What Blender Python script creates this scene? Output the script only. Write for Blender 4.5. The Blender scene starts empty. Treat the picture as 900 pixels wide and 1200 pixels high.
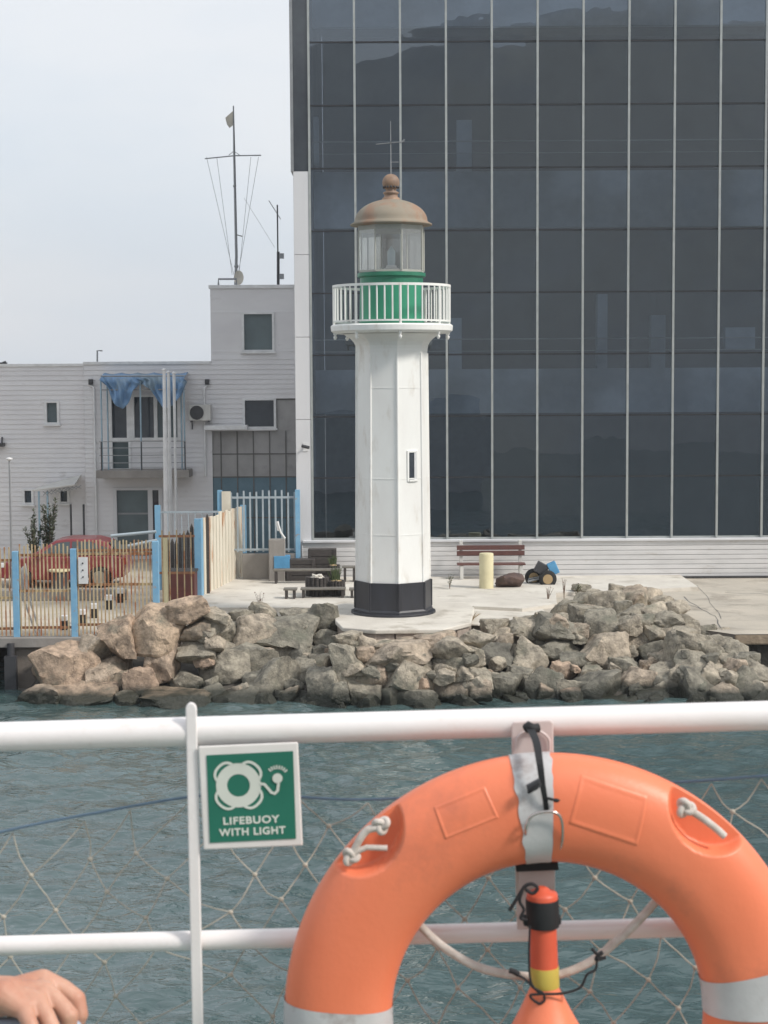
import bpy, bmesh, math, random
import numpy as np
from mathutils import Vector, Matrix, noise
random.seed(7)
R = math.radians
scene = bpy.context.scene
col = scene.collection
CAMZ = 7.45
F = 2000.0
pitch = math.atan(160 / F)
CR = Matrix.Rotation(math.pi / 2 - pitch, 3, 'X') @ Matrix.Rotation(R(-0.35), 3, 'Z')
CP = Vector((0, 0, CAMZ))
QZ = 1.25      # quay level
HAZE = 0.0005
def ray(px, py): return CR @ Vector(((px - 450) / F, -(py - 600) / F, -1))
def P(px, py, Y):
    d = ray(px, py); return CP + d * (Y / d.y)
def G(px, py, z=QZ):
    d = ray(px, py); return CP + d * ((z - CAMZ) / d.z)
def V(*a): return Vector(a)

# ------------------------------------------------------------------ materials
MATS = {}
def nd(nt, t, **kw):
    n = nt.nodes.new(t)
    for k, v in kw.items():
        if k in n.inputs: n.inputs[k].default_value = v
        else: setattr(n, k, v)
    return n
def mat(name, c, rough=0.6, c2=None, scale=3.0, lo=0.35, hi=0.65, detail=6, metallic=0.0, bump=0.0, bscale=None,
        stretch=(1, 1, 1), spec=0.5, c3=None, s3=1.0, lo3=0.55, hi3=0.7, coat=0.0, rand=0.0, sss=0.0):
    m = bpy.data.materials.new(name); m.use_nodes = True; nt = m.node_tree
    b = nt.nodes['Principled BSDF']
    b.inputs['Roughness'].default_value = rough; b.inputs['Metallic'].default_value = metallic
    b.inputs['Specular IOR Level'].default_value = spec
    b.inputs['Coat Weight'].default_value = coat
    if sss:
        b.inputs['Subsurface Weight'].default_value = sss
        b.inputs['Subsurface Radius'].default_value = (0.01, 0.004, 0.002); b.inputs['Subsurface Scale'].default_value = 1
    tc = nd(nt, 'ShaderNodeTexCoord'); mp = nd(nt, 'ShaderNodeMapping'); mp.inputs['Scale'].default_value = stretch
    nt.links.new(tc.outputs['Object'], mp.inputs['Vector'])
    vec = mp.outputs['Vector']
    if rand:
        oi = nd(nt, 'ShaderNodeObjectInfo'); ad = nd(nt, 'ShaderNodeVectorMath', operation='ADD')
        ml = nd(nt, 'ShaderNodeMath', operation='MULTIPLY'); ml.inputs[1].default_value = 57.0
        nt.links.new(oi.outputs['Random'], ml.inputs[0]); nt.links.new(ml.outputs[0], ad.inputs[1]); nt.links.new(vec, ad.inputs[0]); vec = ad.outputs[0]
    c2 = c2 or tuple(x * 0.82 for x in c)
    n = nd(nt, 'ShaderNodeTexNoise', Scale=scale, Detail=detail, Roughness=0.6); nt.links.new(vec, n.inputs['Vector'])
    rp = nd(nt, 'ShaderNodeValToRGB'); rp.color_ramp.elements[0].position = lo; rp.color_ramp.elements[1].position = hi
    rp.color_ramp.elements[0].color = (*c2, 1); rp.color_ramp.elements[1].color = (*c, 1)
    nt.links.new(n.outputs['Fac'], rp.inputs[0]); out = rp.outputs[0]
    if c3:
        n3 = nd(nt, 'ShaderNodeTexNoise', Scale=s3, Detail=8, Roughness=0.65); nt.links.new(vec, n3.inputs['Vector'])
        r3 = nd(nt, 'ShaderNodeMapRange'); r3.inputs[1].default_value = lo3; r3.inputs[2].default_value = hi3
        nt.links.new(n3.outputs['Fac'], r3.inputs[0])
        mx = nd(nt, 'ShaderNodeMix', data_type='RGBA'); nt.links.new(r3.outputs[0], mx.inputs[0]); nt.links.new(out, mx.inputs[6])
        mx.inputs[7].default_value = (*c3, 1); out = mx.outputs[2]
    nt.links.new(out, b.inputs['Base Color'])
    if bump:
        nb = nd(nt, 'ShaderNodeTexNoise', Scale=bscale or scale * 4, Detail=8, Roughness=0.65); nt.links.new(vec, nb.inputs['Vector'])
        bp = nd(nt, 'ShaderNodeBump', Strength=1.0, Distance=bump); nt.links.new(nb.outputs['Fac'], bp.inputs['Height'])
        nt.links.new(bp.outputs[0], b.inputs['Normal'])
    MATS[name] = m; return m

mat('siding', (0.71, 0.70, 0.705), 0.5, (0.65, 0.635, 0.645), 0.6, stretch=(1, 1, 2), c3=(0.40, 0.37, 0.36), s3=1.2, lo3=0.60, hi3=0.85)
mat('siding_white', (0.66, 0.65, 0.645), 0.5, (0.56, 0.555, 0.55), 0.7, stretch=(1, 1, 3), c3=(0.42, 0.38, 0.33), s3=1.6, lo3=0.60, hi3=0.85)
mat('white_paint', (0.83, 0.83, 0.80), 0.42, (0.78, 0.77, 0.74), 1.5, stretch=(1, 1, .35), c3=(0.52, 0.46, 0.38), s3=2.5, lo3=0.56, hi3=0.85, bump=0.002, bscale=14)
mat('column_white', (0.66, 0.66, 0.67), 0.5, (0.58, 0.58, 0.6), 0.5, stretch=(1, 1, .2))
mat('trim_white', (0.75, 0.75, 0.75), 0.45)
mat('rail_white', (0.84, 0.80, 0.79), 0.25, (0.80, 0.75, 0.73), 6, coat=0.3, c3=(0.60, 0.48, 0.42), s3=9, lo3=0.60, hi3=0.82, bump=0.0006, bscale=40)
mat('black_paint', (0.022, 0.022, 0.026), 0.42, (0.035, 0.036, 0.045), 2.5, c3=(0.12, 0.115, 0.11), s3=5, lo3=0.62, hi3=0.85, stretch=(1, 1, .3), bump=0.003)
mat('green_paint', (0.03, 0.235, 0.14), 0.4, (0.03, 0.25, 0.14), 2)
mat('green_dark', (0.025, 0.19, 0.11), 0.4)
mat('copper', (0.29, 0.245, 0.185), 0.75, (0.235, 0.21, 0.165), 1.6, metallic=0.0, c3=(0.29, 0.18, 0.12), s3=1.1, lo3=0.5, hi3=0.62, stretch=(1, 1, .5))
mat('copper_ball', (0.35, 0.22, 0.14), 0.6, (0.22, 0.15, 0.11), 4, metallic=0.15)
mat('lantern_frame', (0.42, 0.42, 0.38), 0.5)
mat('mullion', (0.42, 0.44, 0.43), 0.4, metallic=0.3)
mat('joint', (0.022, 0.024, 0.03), 0.5)
mat('interior', (0.17, 0.175, 0.19), 0.8, (0.10, 0.10, 0.115), 0.5)
mat('interior_pale', (0.42, 0.46, 0.47), 0.8)
mat('grey_metal', (0.30, 0.31, 0.32), 0.45, metallic=0.4)
mat('dark_metal', (0.05, 0.05, 0.055), 0.5)
mat('concrete', (0.52, 0.465, 0.385), 0.85, (0.42, 0.38, 0.32), 0.5, c3=(0.27, 0.235, 0.19), s3=0.8, lo3=0.50, hi3=0.72, bump=0.01, bscale=6)
mat('concrete_pale', (0.66, 0.62, 0.55), 0.85, (0.54, 0.50, 0.44), 0.9, c3=(0.36, 0.32, 0.26), s3=1.3, lo3=0.54, hi3=0.74, bump=0.006, bscale=8)
mat('concrete_grey', (0.30, 0.28, 0.26), 0.85, (0.22, 0.205, 0.19), 1.5, bump=0.01, bscale=8, stretch=(1, 1, .5))
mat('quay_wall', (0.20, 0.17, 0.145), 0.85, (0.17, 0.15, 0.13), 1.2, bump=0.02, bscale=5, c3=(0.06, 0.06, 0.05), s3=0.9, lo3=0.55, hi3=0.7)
mat('broken_edge', (0.36, 0.28, 0.20), 0.9, (0.22, 0.17, 0.12), 3, bump=0.05, bscale=5)
mat('masonry', (0.40, 0.33, 0.27), 0.9, (0.27, 0.22, 0.19), 4, bump=0.02, bscale=12, rand=1)
mat('blue_post', (0.17, 0.37, 0.56), 0.5, (0.22, 0.42, 0.58), 5, c3=(0.38, 0.25, 0.16), s3=6, lo3=0.62, hi3=0.72)
mat('pale_blue', (0.30, 0.42, 0.50), 0.5)
mat('rusty_cream', (0.55, 0.44, 0.27), 0.6, (0.46, 0.35, 0.20), 4, c3=(0.34, 0.14, 0.06), s3=3.2, lo3=0.48, hi3=0.60, stretch=(1, 1, .6))
mat('rust', (0.38, 0.19, 0.10), 0.8, (0.24, 0.11, 0.06), 6)
mat('cream_picket', (0.72, 0.67, 0.56), 0.6, (0.62, 0.56, 0.45), 3, c3=(0.45, 0.22, 0.10), s3=1.6, lo3=0.54, hi3=0.66, stretch=(1, 2, .45))
mat('grey_bar', (0.38, 0.44, 0.48), 0.5, c3=(0.35, 0.24, 0.16), s3=4, lo3=0.62, hi3=0.75)
mat('wood_dark', (0.075, 0.065, 0.06), 0.8, (0.04, 0.035, 0.033), 6, stretch=(1, 1, 6), bump=0.004)
mat('wood_grey', (0.20, 0.185, 0.16), 0.8, (0.13, 0.12, 0.105), 5, stretch=(1, 6, 6), bump=0.003)
mat('wood_red', (0.15, 0.065, 0.055), 0.6, (0.09, 0.04, 0.035), 5, stretch=(1, 8, 8))
mat('wood_brown', (0.20, 0.13, 0.08), 0.8, (0.12, 0.07, 0.04), 5)
mat('blue_box', (0.10, 0.32, 0.55), 0.5, (0.08, 0.26, 0.46), 4)
mat('bollard_cream', (0.68, 0.62, 0.40), 0.6, (0.60, 0.54, 0.34), 3)
mat('tarp', (0.15, 0.27, 0.44), 0.5, (0.20, 0.28, 0.35), 1.1, lo=0.42, hi=0.52, bump=0.01, bscale=8)
mat('ac_white', (0.62, 0.61, 0.58), 0.5)
mat('grey_panel', (0.36, 0.35, 0.345), 0.5, (0.29, 0.285, 0.28), 1.5, c3=(0.2, 0.2, 0.2), s3=1.2, lo3=0.6, hi3=0.8)
mat('teal_panel', (0.12, 0.20, 0.25), 0.4, (0.09, 0.16, 0.20), 1.5)
mat('window_dark', (0.028, 0.034, 0.045), 0.06, (0.05, 0.06, 0.07), 1.0, spec=0.8)
mat('window_grey', (0.085, 0.115, 0.125), 0.12, (0.06, 0.085, 0.09), 0.8, spec=0.7)
mat('shutter', (0.13, 0.17, 0.18), 0.35, (0.10, 0.13, 0.14), 1.0)
mat('bar_grey', (0.14, 0.135, 0.13), 0.6)
mat('flag', (0.62, 0.58, 0.50), 0.8)
mat('car_red', (0.21, 0.022, 0.028), 0.35, (0.18, 0.02, 0.024), 2, coat=0.6)
mat('glass_car', (0.05, 0.07, 0.075), 0.08, spec=0.8)
mat('rubber', (0.02, 0.02, 0.02), 0.8)
mat('rim', (0.35, 0.33, 0.28), 0.4, metallic=0.5)
mat('lamp_red', (0.4, 0.02, 0.02), 0.2); mat('lamp_clear', (0.7, 0.7, 0.7), 0.1)
mat('leaf', (0.09, 0.12, 0.045), 0.7, (0.05, 0.075, 0.03), 8)
mat('leaf_grey', (0.13, 0.15, 0.10), 0.8, (0.08, 0.10, 0.06), 8)
mat('straw', (0.42, 0.30, 0.16), 0.8)
mat('reddish_stalk', (0.22, 0.10, 0.07), 0.8)
mat('brown_rock', (0.12, 0.075, 0.06), 0.75, (0.07, 0.045, 0.04), 5, bump=0.01)
mat('brown_panel', (0.16, 0.045, 0.035), 0.6, (0.11, 0.035, 0.03), 3)
mat('orange', (0.86, 0.235, 0.118), 0.42, (0.83, 0.21, 0.10), 5, c3=(0.42, 0.12, 0.075), s3=5, lo3=0.56, hi3=0.86, bump=0.0005, bscale=90, sss=0.0)
mat('orange_deep', (0.70, 0.115, 0.055), 0.45, (0.64, 0.10, 0.05), 8)
mat('tape', (0.58, 0.57, 0.57), 0.38, (0.50, 0.48, 0.48), 14, c3=(0.28, 0.22, 0.20), s3=16, lo3=0.56, hi3=0.74, bump=0.0008, bscale=60, stretch=(1, 1, 1))
mat('plate', (0.66, 0.57, 0.55), 0.35, (0.58, 0.47, 0.44), 10, c3=(0.22, 0.15, 0.12), s3=15, lo3=0.62, hi3=0.78)
mat('chrome', (0.62, 0.55, 0.52), 0.2, metallic=0.9)
mat('strap', (0.015, 0.015, 0.017), 0.7, bump=0.0005, bscale=300)
mat('yellow', (0.62, 0.46, 0.09), 0.4)
mat('rope_white', (0.66, 0.60, 0.55), 0.85, (0.50, 0.43, 0.38), 60, bump=0.0012, bscale=220)
mat('rope_net', (0.50, 0.46, 0.39), 0.9, (0.38, 0.35, 0.29), 40)
mat('rope_blue', (0.14, 0.21, 0.29), 0.8, (0.12, 0.18, 0.25), 40)
mat('cord', (0.02, 0.018, 0.02), 0.8)
mat('sign_white', (0.78, 0.75, 0.72), 0.4, (0.72, 0.68, 0.65), 12)
mat('sign_green', (0.022, 0.17, 0.115), 0.4)
mat('sign_mark', (0.70, 0.73, 0.66), 0.45)
mat('skin', (0.57, 0.33, 0.235), 0.5, (0.48, 0.225, 0.15), 22, bump=0.0006, bscale=140, sss=0.12)
mat('shirt', (0.55, 0.58, 0.62), 0.9, bump=0.002, bscale=30); mat('trousers', (0.10, 0.13, 0.2), 0.9); mat('hair', (0.05, 0.03, 0.02), 0.7)
mat('pipe_blue', (0.42, 0.50, 0.60), 0.3)
mat('deck', (0.12, 0.20, 0.16), 0.7); mat('hull', (0.7, 0.7, 0.7), 0.4)
mat('lamp_glass', (0.5, 0.6, 0.65), 0.1)
mat('hill', (0.48, 0.48, 0.47), 0.9, (0.31, 0.32, 0.33), 0.03, lo=0.36, hi=0.64, c3=(0.46, 0.45, 0.42), s3=0.012, lo3=0.5, hi3=0.56)
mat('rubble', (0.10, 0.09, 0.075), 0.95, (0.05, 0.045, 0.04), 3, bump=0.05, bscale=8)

# stone with a wet, algae-dark band near the water
def stone():
    m = bpy.data.materials.new('stone'); m.use_nodes = True; nt = m.node_tree; b = nt.nodes['Principled BSDF']
    L = nt.links.new
    tc = nd(nt, 'ShaderNodeTexCoord'); oi = nd(nt, 'ShaderNodeObjectInfo'); geo = nd(nt, 'ShaderNodeNewGeometry')
    ml = nd(nt, 'ShaderNodeMath', operation='MULTIPLY'); ml.inputs[1].default_value = 91; L(oi.outputs['Random'], ml.inputs[0])
    ad = nd(nt, 'ShaderNodeVectorMath', operation='ADD'); L(tc.outputs['Object'], ad.inputs[0]); L(ml.outputs[0], ad.inputs[1])
    # kind: attribute per object (tone)
    at = nd(nt, 'ShaderNodeAttribute', attribute_type='OBJECT', attribute_name='tone')
    rp = nd(nt, 'ShaderNodeValToRGB'); cr = rp.color_ramp
    cr.elements[0].position = 0; cr.elements[0].color = (0.125, 0.122, 0.108, 1)
    cr.elements[1].position = 1; cr.elements[1].color = (0.46, 0.37, 0.28, 1)
    for p_, c_ in ((.3, (0.225, 0.215, 0.185)), (.55, (0.35, 0.315, 0.265)), (.8, (0.35, 0.265, 0.21))):
        e = cr.elements.new(p_); e.color = (*c_, 1)
    L(at.outputs['Fac'], rp.inputs[0])
    n1 = nd(nt, 'ShaderNodeTexNoise', Scale=4.2, Detail=10, Roughness=0.68); L(ad.outputs[0], n1.inputs['Vector'])
    hs = nd(nt, 'ShaderNodeValToRGB'); hs.color_ramp.elements[0].position = .32; hs.color_ramp.elements[0].color = (.50, .49, .47, 1)
    hs.color_ramp.elements[1].position = .66; hs.color_ramp.elements[1].color = (1.75, 1.68, 1.56, 1); L(n1.outputs['Fac'], hs.inputs[0])
    mu = nd(nt, 'ShaderNodeMix', data_type='RGBA', blend_type='MULTIPLY'); mu.inputs[0].default_value = 1; L(rp.outputs[0], mu.inputs[6]); L(hs.outputs[0], mu.inputs[7])
    # lichen / green and ochre patches
    n2 = nd(nt, 'ShaderNodeTexNoise', Scale=1.3, Detail=6, Roughness=0.6); L(ad.outputs[0], n2.inputs['Vector'])
    r2 = nd(nt, 'ShaderNodeMapRange'); r2.inputs[1].default_value = .55; r2.inputs[2].default_value = .72; L(n2.outputs['Fac'], r2.inputs[0])
    mx = nd(nt, 'ShaderNodeMix', data_type='RGBA'); L(r2.outputs[0], mx.inputs[0]); L(mu.outputs[2], mx.inputs[6]); mx.inputs[7].default_value = (0.17, 0.17, 0.13, 1)
    # dark cracks and veins
    vo = nd(nt, 'ShaderNodeTexVoronoi', feature='DISTANCE_TO_EDGE', Scale=1.1)
    nw = nd(nt, 'ShaderNodeTexNoise', Scale=3, Detail=5); L(ad.outputs[0], nw.inputs['Vector'])
    a2 = nd(nt, 'ShaderNodeVectorMath', operation='ADD'); L(ad.outputs[0], a2.inputs[0]); L(nw.outputs['Color'], a2.inputs[1]); L(a2.outputs[0], vo.inputs['Vector'])
    rv = nd(nt, 'ShaderNodeMapRange'); rv.inputs[1].default_value = -.012; rv.inputs[2].default_value = .012; L(vo.outputs['Distance'], rv.inputs[0])
    m3 = nd(nt, 'ShaderNodeMix', data_type='RGBA'); L(rv.outputs[0], m3.inputs[0]); m3.inputs[6].default_value = (0.10, 0.09, 0.075, 1); L(mx.outputs[2], m3.inputs[7])
    # tide stain
    sp = nd(nt, 'ShaderNodeSeparateXYZ'); L(geo.outputs['Position'], sp.inputs[0])
    nz = nd(nt, 'ShaderNodeTexNoise', Scale=1.5, Detail=4); L(geo.outputs['Position'], nz.inputs['Vector'])
    sm = nd(nt, 'ShaderNodeMath', operation='MULTIPLY_ADD'); L(nz.outputs['Fac'], sm.inputs[0]); sm.inputs[1].default_value = -.35; L(sp.outputs['Z'], sm.inputs[2])
    rz = nd(nt, 'ShaderNodeMapRange'); rz.inputs[1].default_value = 0.02; rz.inputs[2].default_value = .22; L(sm.outputs[0], rz.inputs[0])
    m4 = nd(nt, 'ShaderNodeMix', data_type='RGBA'); L(rz.outputs[0], m4.inputs[0]); m4.inputs[6].default_value = (0.035, 0.037, 0.026, 1); L(m3.outputs[2], m4.inputs[7])
    L(m4.outputs[2], b.inputs['Base Color'])
    rr = nd(nt, 'ShaderNodeMapRange'); rr.inputs[1].default_value = 0; rr.inputs[2].default_value = 1; rr.inputs[3].default_value = .35; rr.inputs[4].default_value = .88
    L(rz.outputs[0], rr.inputs[0]); L(rr.outputs[0], b.inputs['Roughness'])
    nb = nd(nt, 'ShaderNodeTexNoise', Scale=9, Detail=12, Roughness=.7); L(ad.outputs[0], nb.inputs['Vector'])
    bp = nd(nt, 'ShaderNodeBump', Strength=1, Distance=0.07); L(nb.outputs['Fac'], bp.inputs['Height'])
    b2 = nd(nt, 'ShaderNodeBump', Strength=.6, Distance=0.03); L(rv.outputs[0], b2.inputs['Height']); L(bp.outputs[0], b2.inputs['Normal'])
    L(b2.outputs[0], b.inputs['Normal'])
    MATS['stone'] = m
stone()

def glassmat(name, tint, refl, rough=0.0, bump=0.0, gt=(0.78, 0.89, 1.0)):
    m = bpy.data.materials.new(name); m.use_nodes = True; nt = m.node_tree; nt.nodes.clear()
    o = nd(nt, 'ShaderNodeOutputMaterial'); t = nd(nt, 'ShaderNodeBsdfTransparent'); t.inputs[0].default_value = (*tint, 1)
    g = nd(nt, 'ShaderNodeBsdfGlossy', Roughness=rough); g.inputs[0].default_value = (*gt, 1)
    mx = nd(nt, 'ShaderNodeMixShader'); mx.inputs[0].default_value = refl
    lw = nd(nt, 'ShaderNodeFresnel', IOR=1.5)
    ad = nd(nt, 'ShaderNodeMath', operation='ADD'); ad.inputs[1].default_value = refl; ad.use_clamp = True
    nt.links.new(lw.outputs[0], ad.inputs[0]); nt.links.new(ad.outputs[0], mx.inputs[0])
    if bump:
        tc = nd(nt, 'ShaderNodeTexCoord'); n = nd(nt, 'ShaderNodeTexNoise', Scale=0.9, Detail=2); nt.links.new(tc.outputs['Object'], n.inputs['Vector'])
        bp = nd(nt, 'ShaderNodeBump', Strength=1, Distance=bump); nt.links.new(n.outputs['Fac'], bp.inputs['Height']); nt.links.new(bp.outputs[0], g.inputs['Normal'])
    nt.links.new(t.outputs[0], mx.inputs[1]); nt.links.new(g.outputs[0], mx.inputs[2]); nt.links.new(mx.outputs[0], o.inputs[0])
    MATS[name] = m
glassmat('curtain_glass', (0.36, 0.41, 0.49), 0.125, 0.0, 0.0025)
glassmat('lantern_glass', (0.86, 0.88, 0.87), 0.20, 0.03, gt=(0.95, 0.95, 0.92))

def watermat():
    m = bpy.data.materials.new('water'); m.use_nodes = True; nt = m.node_tree; b = nt.nodes['Principled BSDF']; L = nt.links.new
    b.inputs['Roughness'].default_value = 0.02; b.inputs['IOR'].default_value = 1.6
    tc = nd(nt, 'ShaderNodeTexCoord'); n = nd(nt, 'ShaderNodeTexNoise', Scale=0.12, Detail=4); L(tc.outputs['Object'], n.inputs['Vector'])
    rp = nd(nt, 'ShaderNodeValToRGB'); rp.color_ramp.elements[0].position = .35; rp.color_ramp.elements[1].position = .65
    rp.color_ramp.elements[0].color = (0.048, 0.082, 0.082, 1); rp.color_ramp.elements[1].color = (0.072, 0.112, 0.112, 1); L(n.outputs['Fac'], rp.inputs[0])
    L(rp.outputs[0], b.inputs['Base Color'])
    mp = nd(nt, 'ShaderNodeMapping'); mp.inputs['Scale'].default_value = (0.7, 1.25, 1); mp.inputs['Rotation'].default_value = (0, 0, .2); L(tc.outputs['Object'], mp.inputs['Vector'])
    n1 = nd(nt, 'ShaderNodeTexNoise', Scale=4.4, Detail=3, Roughness=.5, Distortion=.6); L(mp.outputs[0], n1.inputs['Vector'])
    bp = nd(nt, 'ShaderNodeBump', Strength=1, Distance=0.046); L(n1.outputs['Fac'], bp.inputs['Height']); L(bp.outputs[0], b.inputs['Normal'])
    MATS['water'] = m
watermat()

# ------------------------------------------------------------------ mesh builder
class MB:
    def __init__(s): s.v = []; s.f = []; s.sm = []
    def add(s, vs, fs, smooth=False):
        o = len(s.v); s.v += [tuple(v) for v in vs]; s.f += [tuple(i + o for i in f) for f in fs]; s.sm += [smooth] * len(fs); return s
    def box(s, x0, x1, y0, y1, z0, z1, M=None):
        vs = [V(x, y, z) for x in (x0, x1) for y in (y0, y1) for z in (z0, z1)]
        if M: vs = [M @ v for v in vs]
        return s.add(vs, [(0, 1, 3, 2), (4, 6, 7, 5), (0, 4, 5, 1), (2, 3, 7, 6), (0, 2, 6, 4), (1, 5, 7, 3)])
    def bar(s, a, b, w, t=None, up=V(0, 0, 1)):
        a = V(*a); b = V(*b); t = t or w; d = (b - a); L = d.length; d.normalize()
        if abs(d.dot(up)) > .98: up = V(0, 1, 0)
        x = d.cross(up).normalized(); y = x.cross(d).normalized()
        vs = []
        for p in (a, b):
            for i, j in ((-1, -1), (1, -1), (1, 1), (-1, 1)): vs.append(p + x * (i * w / 2) + y * (j * t / 2))
        return s.add(vs, [(3, 2, 1, 0), (4, 5, 6, 7), (0, 1, 5, 4), (1, 2, 6, 5), (2, 3, 7, 6), (3, 0, 4, 7)])
    def tube(s, pts, r, n=10, caps=True, closed=False):
        pts = [V(*p) for p in pts]; N = len(pts); rs = r if isinstance(r, (list, tuple)) else [r] * N
        o = []; prev = None; vs = []
        for i, p in enumerate(pts):
            if closed: d = pts[(i + 1) % N] - pts[i - 1]
            else: d = pts[min(i + 1, N - 1)] - pts[max(i - 1, 0)]
            d.normalize()
            if prev is None:
                u = V(0, 0, 1) if abs(d.z) < .9 else V(0, 1, 0); x = d.cross(u).normalized()
            else: x = (prev - d * prev.dot(d)).normalized()
            prev = x; y = d.cross(x)
            for k in range(n):
                a = 2 * math.pi * k / n; vs.append(p + x * (math.cos(a) * rs[i]) + y * (math.sin(a) * rs[i]))
        fs = []
        for i in range(N if closed else N - 1):
            j = (i + 1) % N
            for k in range(n):
                l = (k + 1) % n; fs.append((i * n + k, i * n + l, j * n + l, j * n + k))
        s.add(vs, fs, True)
        if caps and not closed:
            s.add(vs[:n], [tuple(range(n))[::-1]]); s.add(vs[-n:], [tuple(range(n))])
        return s
    def lathe(s, prof, c, n=48, smooth=True, ang=0.0, caps=True, M=None):
        vs = []
        for r, z in prof:
            for k in range(n):
                a = 2 * math.pi * k / n + ang
                v = V(r * math.sin(a), -r * math.cos(a), z)
                vs.append((M @ v if M else v) + V(*c))
        fs = []
        for i in range(len(prof) - 1):
            for k in range(n):
                l = (k + 1) % n; fs.append((i * n + k, i * n + l, (i + 1) * n + l, (i + 1) * n + k))
        s.add(vs, fs, smooth)
        if caps:
            s.add(vs[:n], [tuple(range(n))[::-1]]); s.add(vs[-n:], [tuple(range(n))])
        return s
    def sphere(s, c, r, n=12, sc=(1, 1, 1)):
        prof = [(max(1e-4, math.sin(math.pi * i / n)) * r, -math.cos(math.pi * i / n) * r) for i in range(n + 1)]
        return s.lathe(prof, c, n * 2, caps=False, M=Matrix.Diagonal(sc))
    def prism(s, poly, y0, y1):   # poly in (x,z)
        n = len(poly); vs = [V(x, y0, z) for x, z in poly] + [V(x, y1, z) for x, z in poly]
        return s.add(vs, [tuple(range(n)), tuple(range(2 * n - 1, n - 1, -1))] + [(i, i + n, (i + 1) % n + n, (i + 1) % n) for i in range(n)])
    def build(s, name, m, parent=None, bevel=0, loc=None, seg=2):
        me = bpy.data.meshes.new(name)
        vs = s.v
        if loc is not None: vs = [(a - loc[0], b - loc[1], c - loc[2]) for a, b, c in vs]
        me.from_pydata(vs, [], s.f); me.polygons.foreach_set('use_smooth', s.sm); me.update()
        bm = bmesh.new(); bm.from_mesh(me); bmesh.ops.recalc_face_normals(bm, faces=bm.faces); bm.to_mesh(me); bm.free()
        me.materials.append(MATS[m] if isinstance(m, str) else m)
        o = bpy.data.objects.new(name, me); col.objects.link(o)
        if loc is not None: o.location = loc
        if parent is not None:
            if loc is None and parent.matrix_world is not None:
                # vertices are world coordinates: undo the parent's location
                pl = wloc(parent)
                me.transform(Matrix.Translation(-pl))
            o.parent = parent
        if bevel:
            b = o.modifiers.new('bevel', 'BEVEL'); b.width = bevel; b.segments = seg; b.limit_method = 'ANGLE'
        return o
def wloc(o):
    p = V(0, 0, 0)
    while o: p += o.location; o = o.parent
    return p
def tag(o, label, cat, group=None, kind=None):
    if label: o['label'] = label
    if cat: o['category'] = cat
    if group: o['group'] = group
    if kind: o['kind'] = kind
    return o
def struct(o): o['kind'] = 'structure'; return o
def thing(name, loc, label, cat, group=None):
    o = bpy.data.objects.new(name, None); o.empty_display_size = .2; col.objects.link(o); o.location = loc
    return tag(o, label, cat, group)
def copy_tree(o, parent=None):
    c = o.copy(); col.objects.link(c); c.parent = parent
    for ch in o.children: copy_tree(ch, c)
    return c

# ------------------------------------------------------------------ setting
# water: a finely rippled patch in front, wide calm sheet beyond (butted round the patch)
def water():
    x0, x1, y0, y1 = -16.0, 16.0, 14.0, 46.0
    nx, ny = 420, 520
    xs = np.linspace(x0, x1, nx); ys = np.linspace(y0, y1, ny); X, Y = np.meshgrid(xs, ys)
    rng = np.random.default_rng(3); Z = np.zeros_like(X)
    for i in range(70):
        lam = 0.30 * (6.0 ** rng.random()); a = rng.normal(1.35, .75); k = 2 * math.pi / lam
        amp = 0.0042 * lam ** 0.75; ph = rng.random() * 6.28
        Z += amp * np.sin(k * (math.cos(a) * X + math.sin(a) * Y) + ph)
    edge = np.minimum(np.minimum(X - x0, x1 - X), np.minimum(Y - y0, y1 - Y)); Z *= np.clip(edge / 1.5, 0, 1)
    me = bpy.data.meshes.new('water')
    vs = np.stack([X, Y, Z], -1).reshape(-1, 3)
    i = np.arange(ny - 1)[:, None] * nx + np.arange(nx - 1)[None, :]
    fs = np.stack([i, i + 1, i + 1 + nx, i + nx], -1).reshape(-1, 4)
    B = 1250.0; n0 = len(vs)
    ex = [(-B, -B, 0), (B, -B, 0), (B, B, 0), (-B, B, 0), (x0, y0, 0), (x1, y0, 0), (x1, y1, 0), (x0, y1, 0)]
    vs = np.vstack([vs, np.array(ex)]); fs = fs.tolist() + [[n0, n0 + 1, n0 + 5, n0 + 4], [n0 + 1, n0 + 2, n0 + 6, n0 + 5], [n0 + 2, n0 + 3, n0 + 7, n0 + 6], [n0 + 3, n0, n0 + 4, n0 + 7]]
    me.from_pydata(vs.tolist(), [], fs); me.polygons.foreach_set('use_smooth', [True] * len(fs)); me.materials.append(MATS['water'])
    o = bpy.data.objects.new('water', me); col.objects.link(o); struct(o)
water()

XL = P(15, 750, 40.4).x       # left end of the solid quay, an open deck runs on from there
XM = P(125, 750, 40.4).x
XR = P(780, 760, 42).x; XR2 = P(862, 755, 40.2).x
b = MB()
front = [(-400, 40.42), (XM, 40.42), (XM + .6, 41.9), (-1.3, 42.0), (5.0, 42.2), (XR, 42.0), (XR2, 40.3), (400, 40.3)]
top = [V(x, y, QZ) for x, y in front] + [V(1240, 60, QZ), V(1240, 1240, QZ), V(-1240, 1240, QZ), V(-1240, 60, QZ)]
b.add(top, [tuple(range(len(top)))])
struct(b.build('quay_ground', 'concrete'))
b = MB()
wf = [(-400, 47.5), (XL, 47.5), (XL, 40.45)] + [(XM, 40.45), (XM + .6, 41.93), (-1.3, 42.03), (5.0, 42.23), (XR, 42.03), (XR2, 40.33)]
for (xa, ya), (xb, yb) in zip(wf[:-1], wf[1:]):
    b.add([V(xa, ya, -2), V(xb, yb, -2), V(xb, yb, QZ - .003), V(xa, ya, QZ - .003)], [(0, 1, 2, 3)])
struct(b.build('quay_wall', 'quay_wall'))
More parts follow.
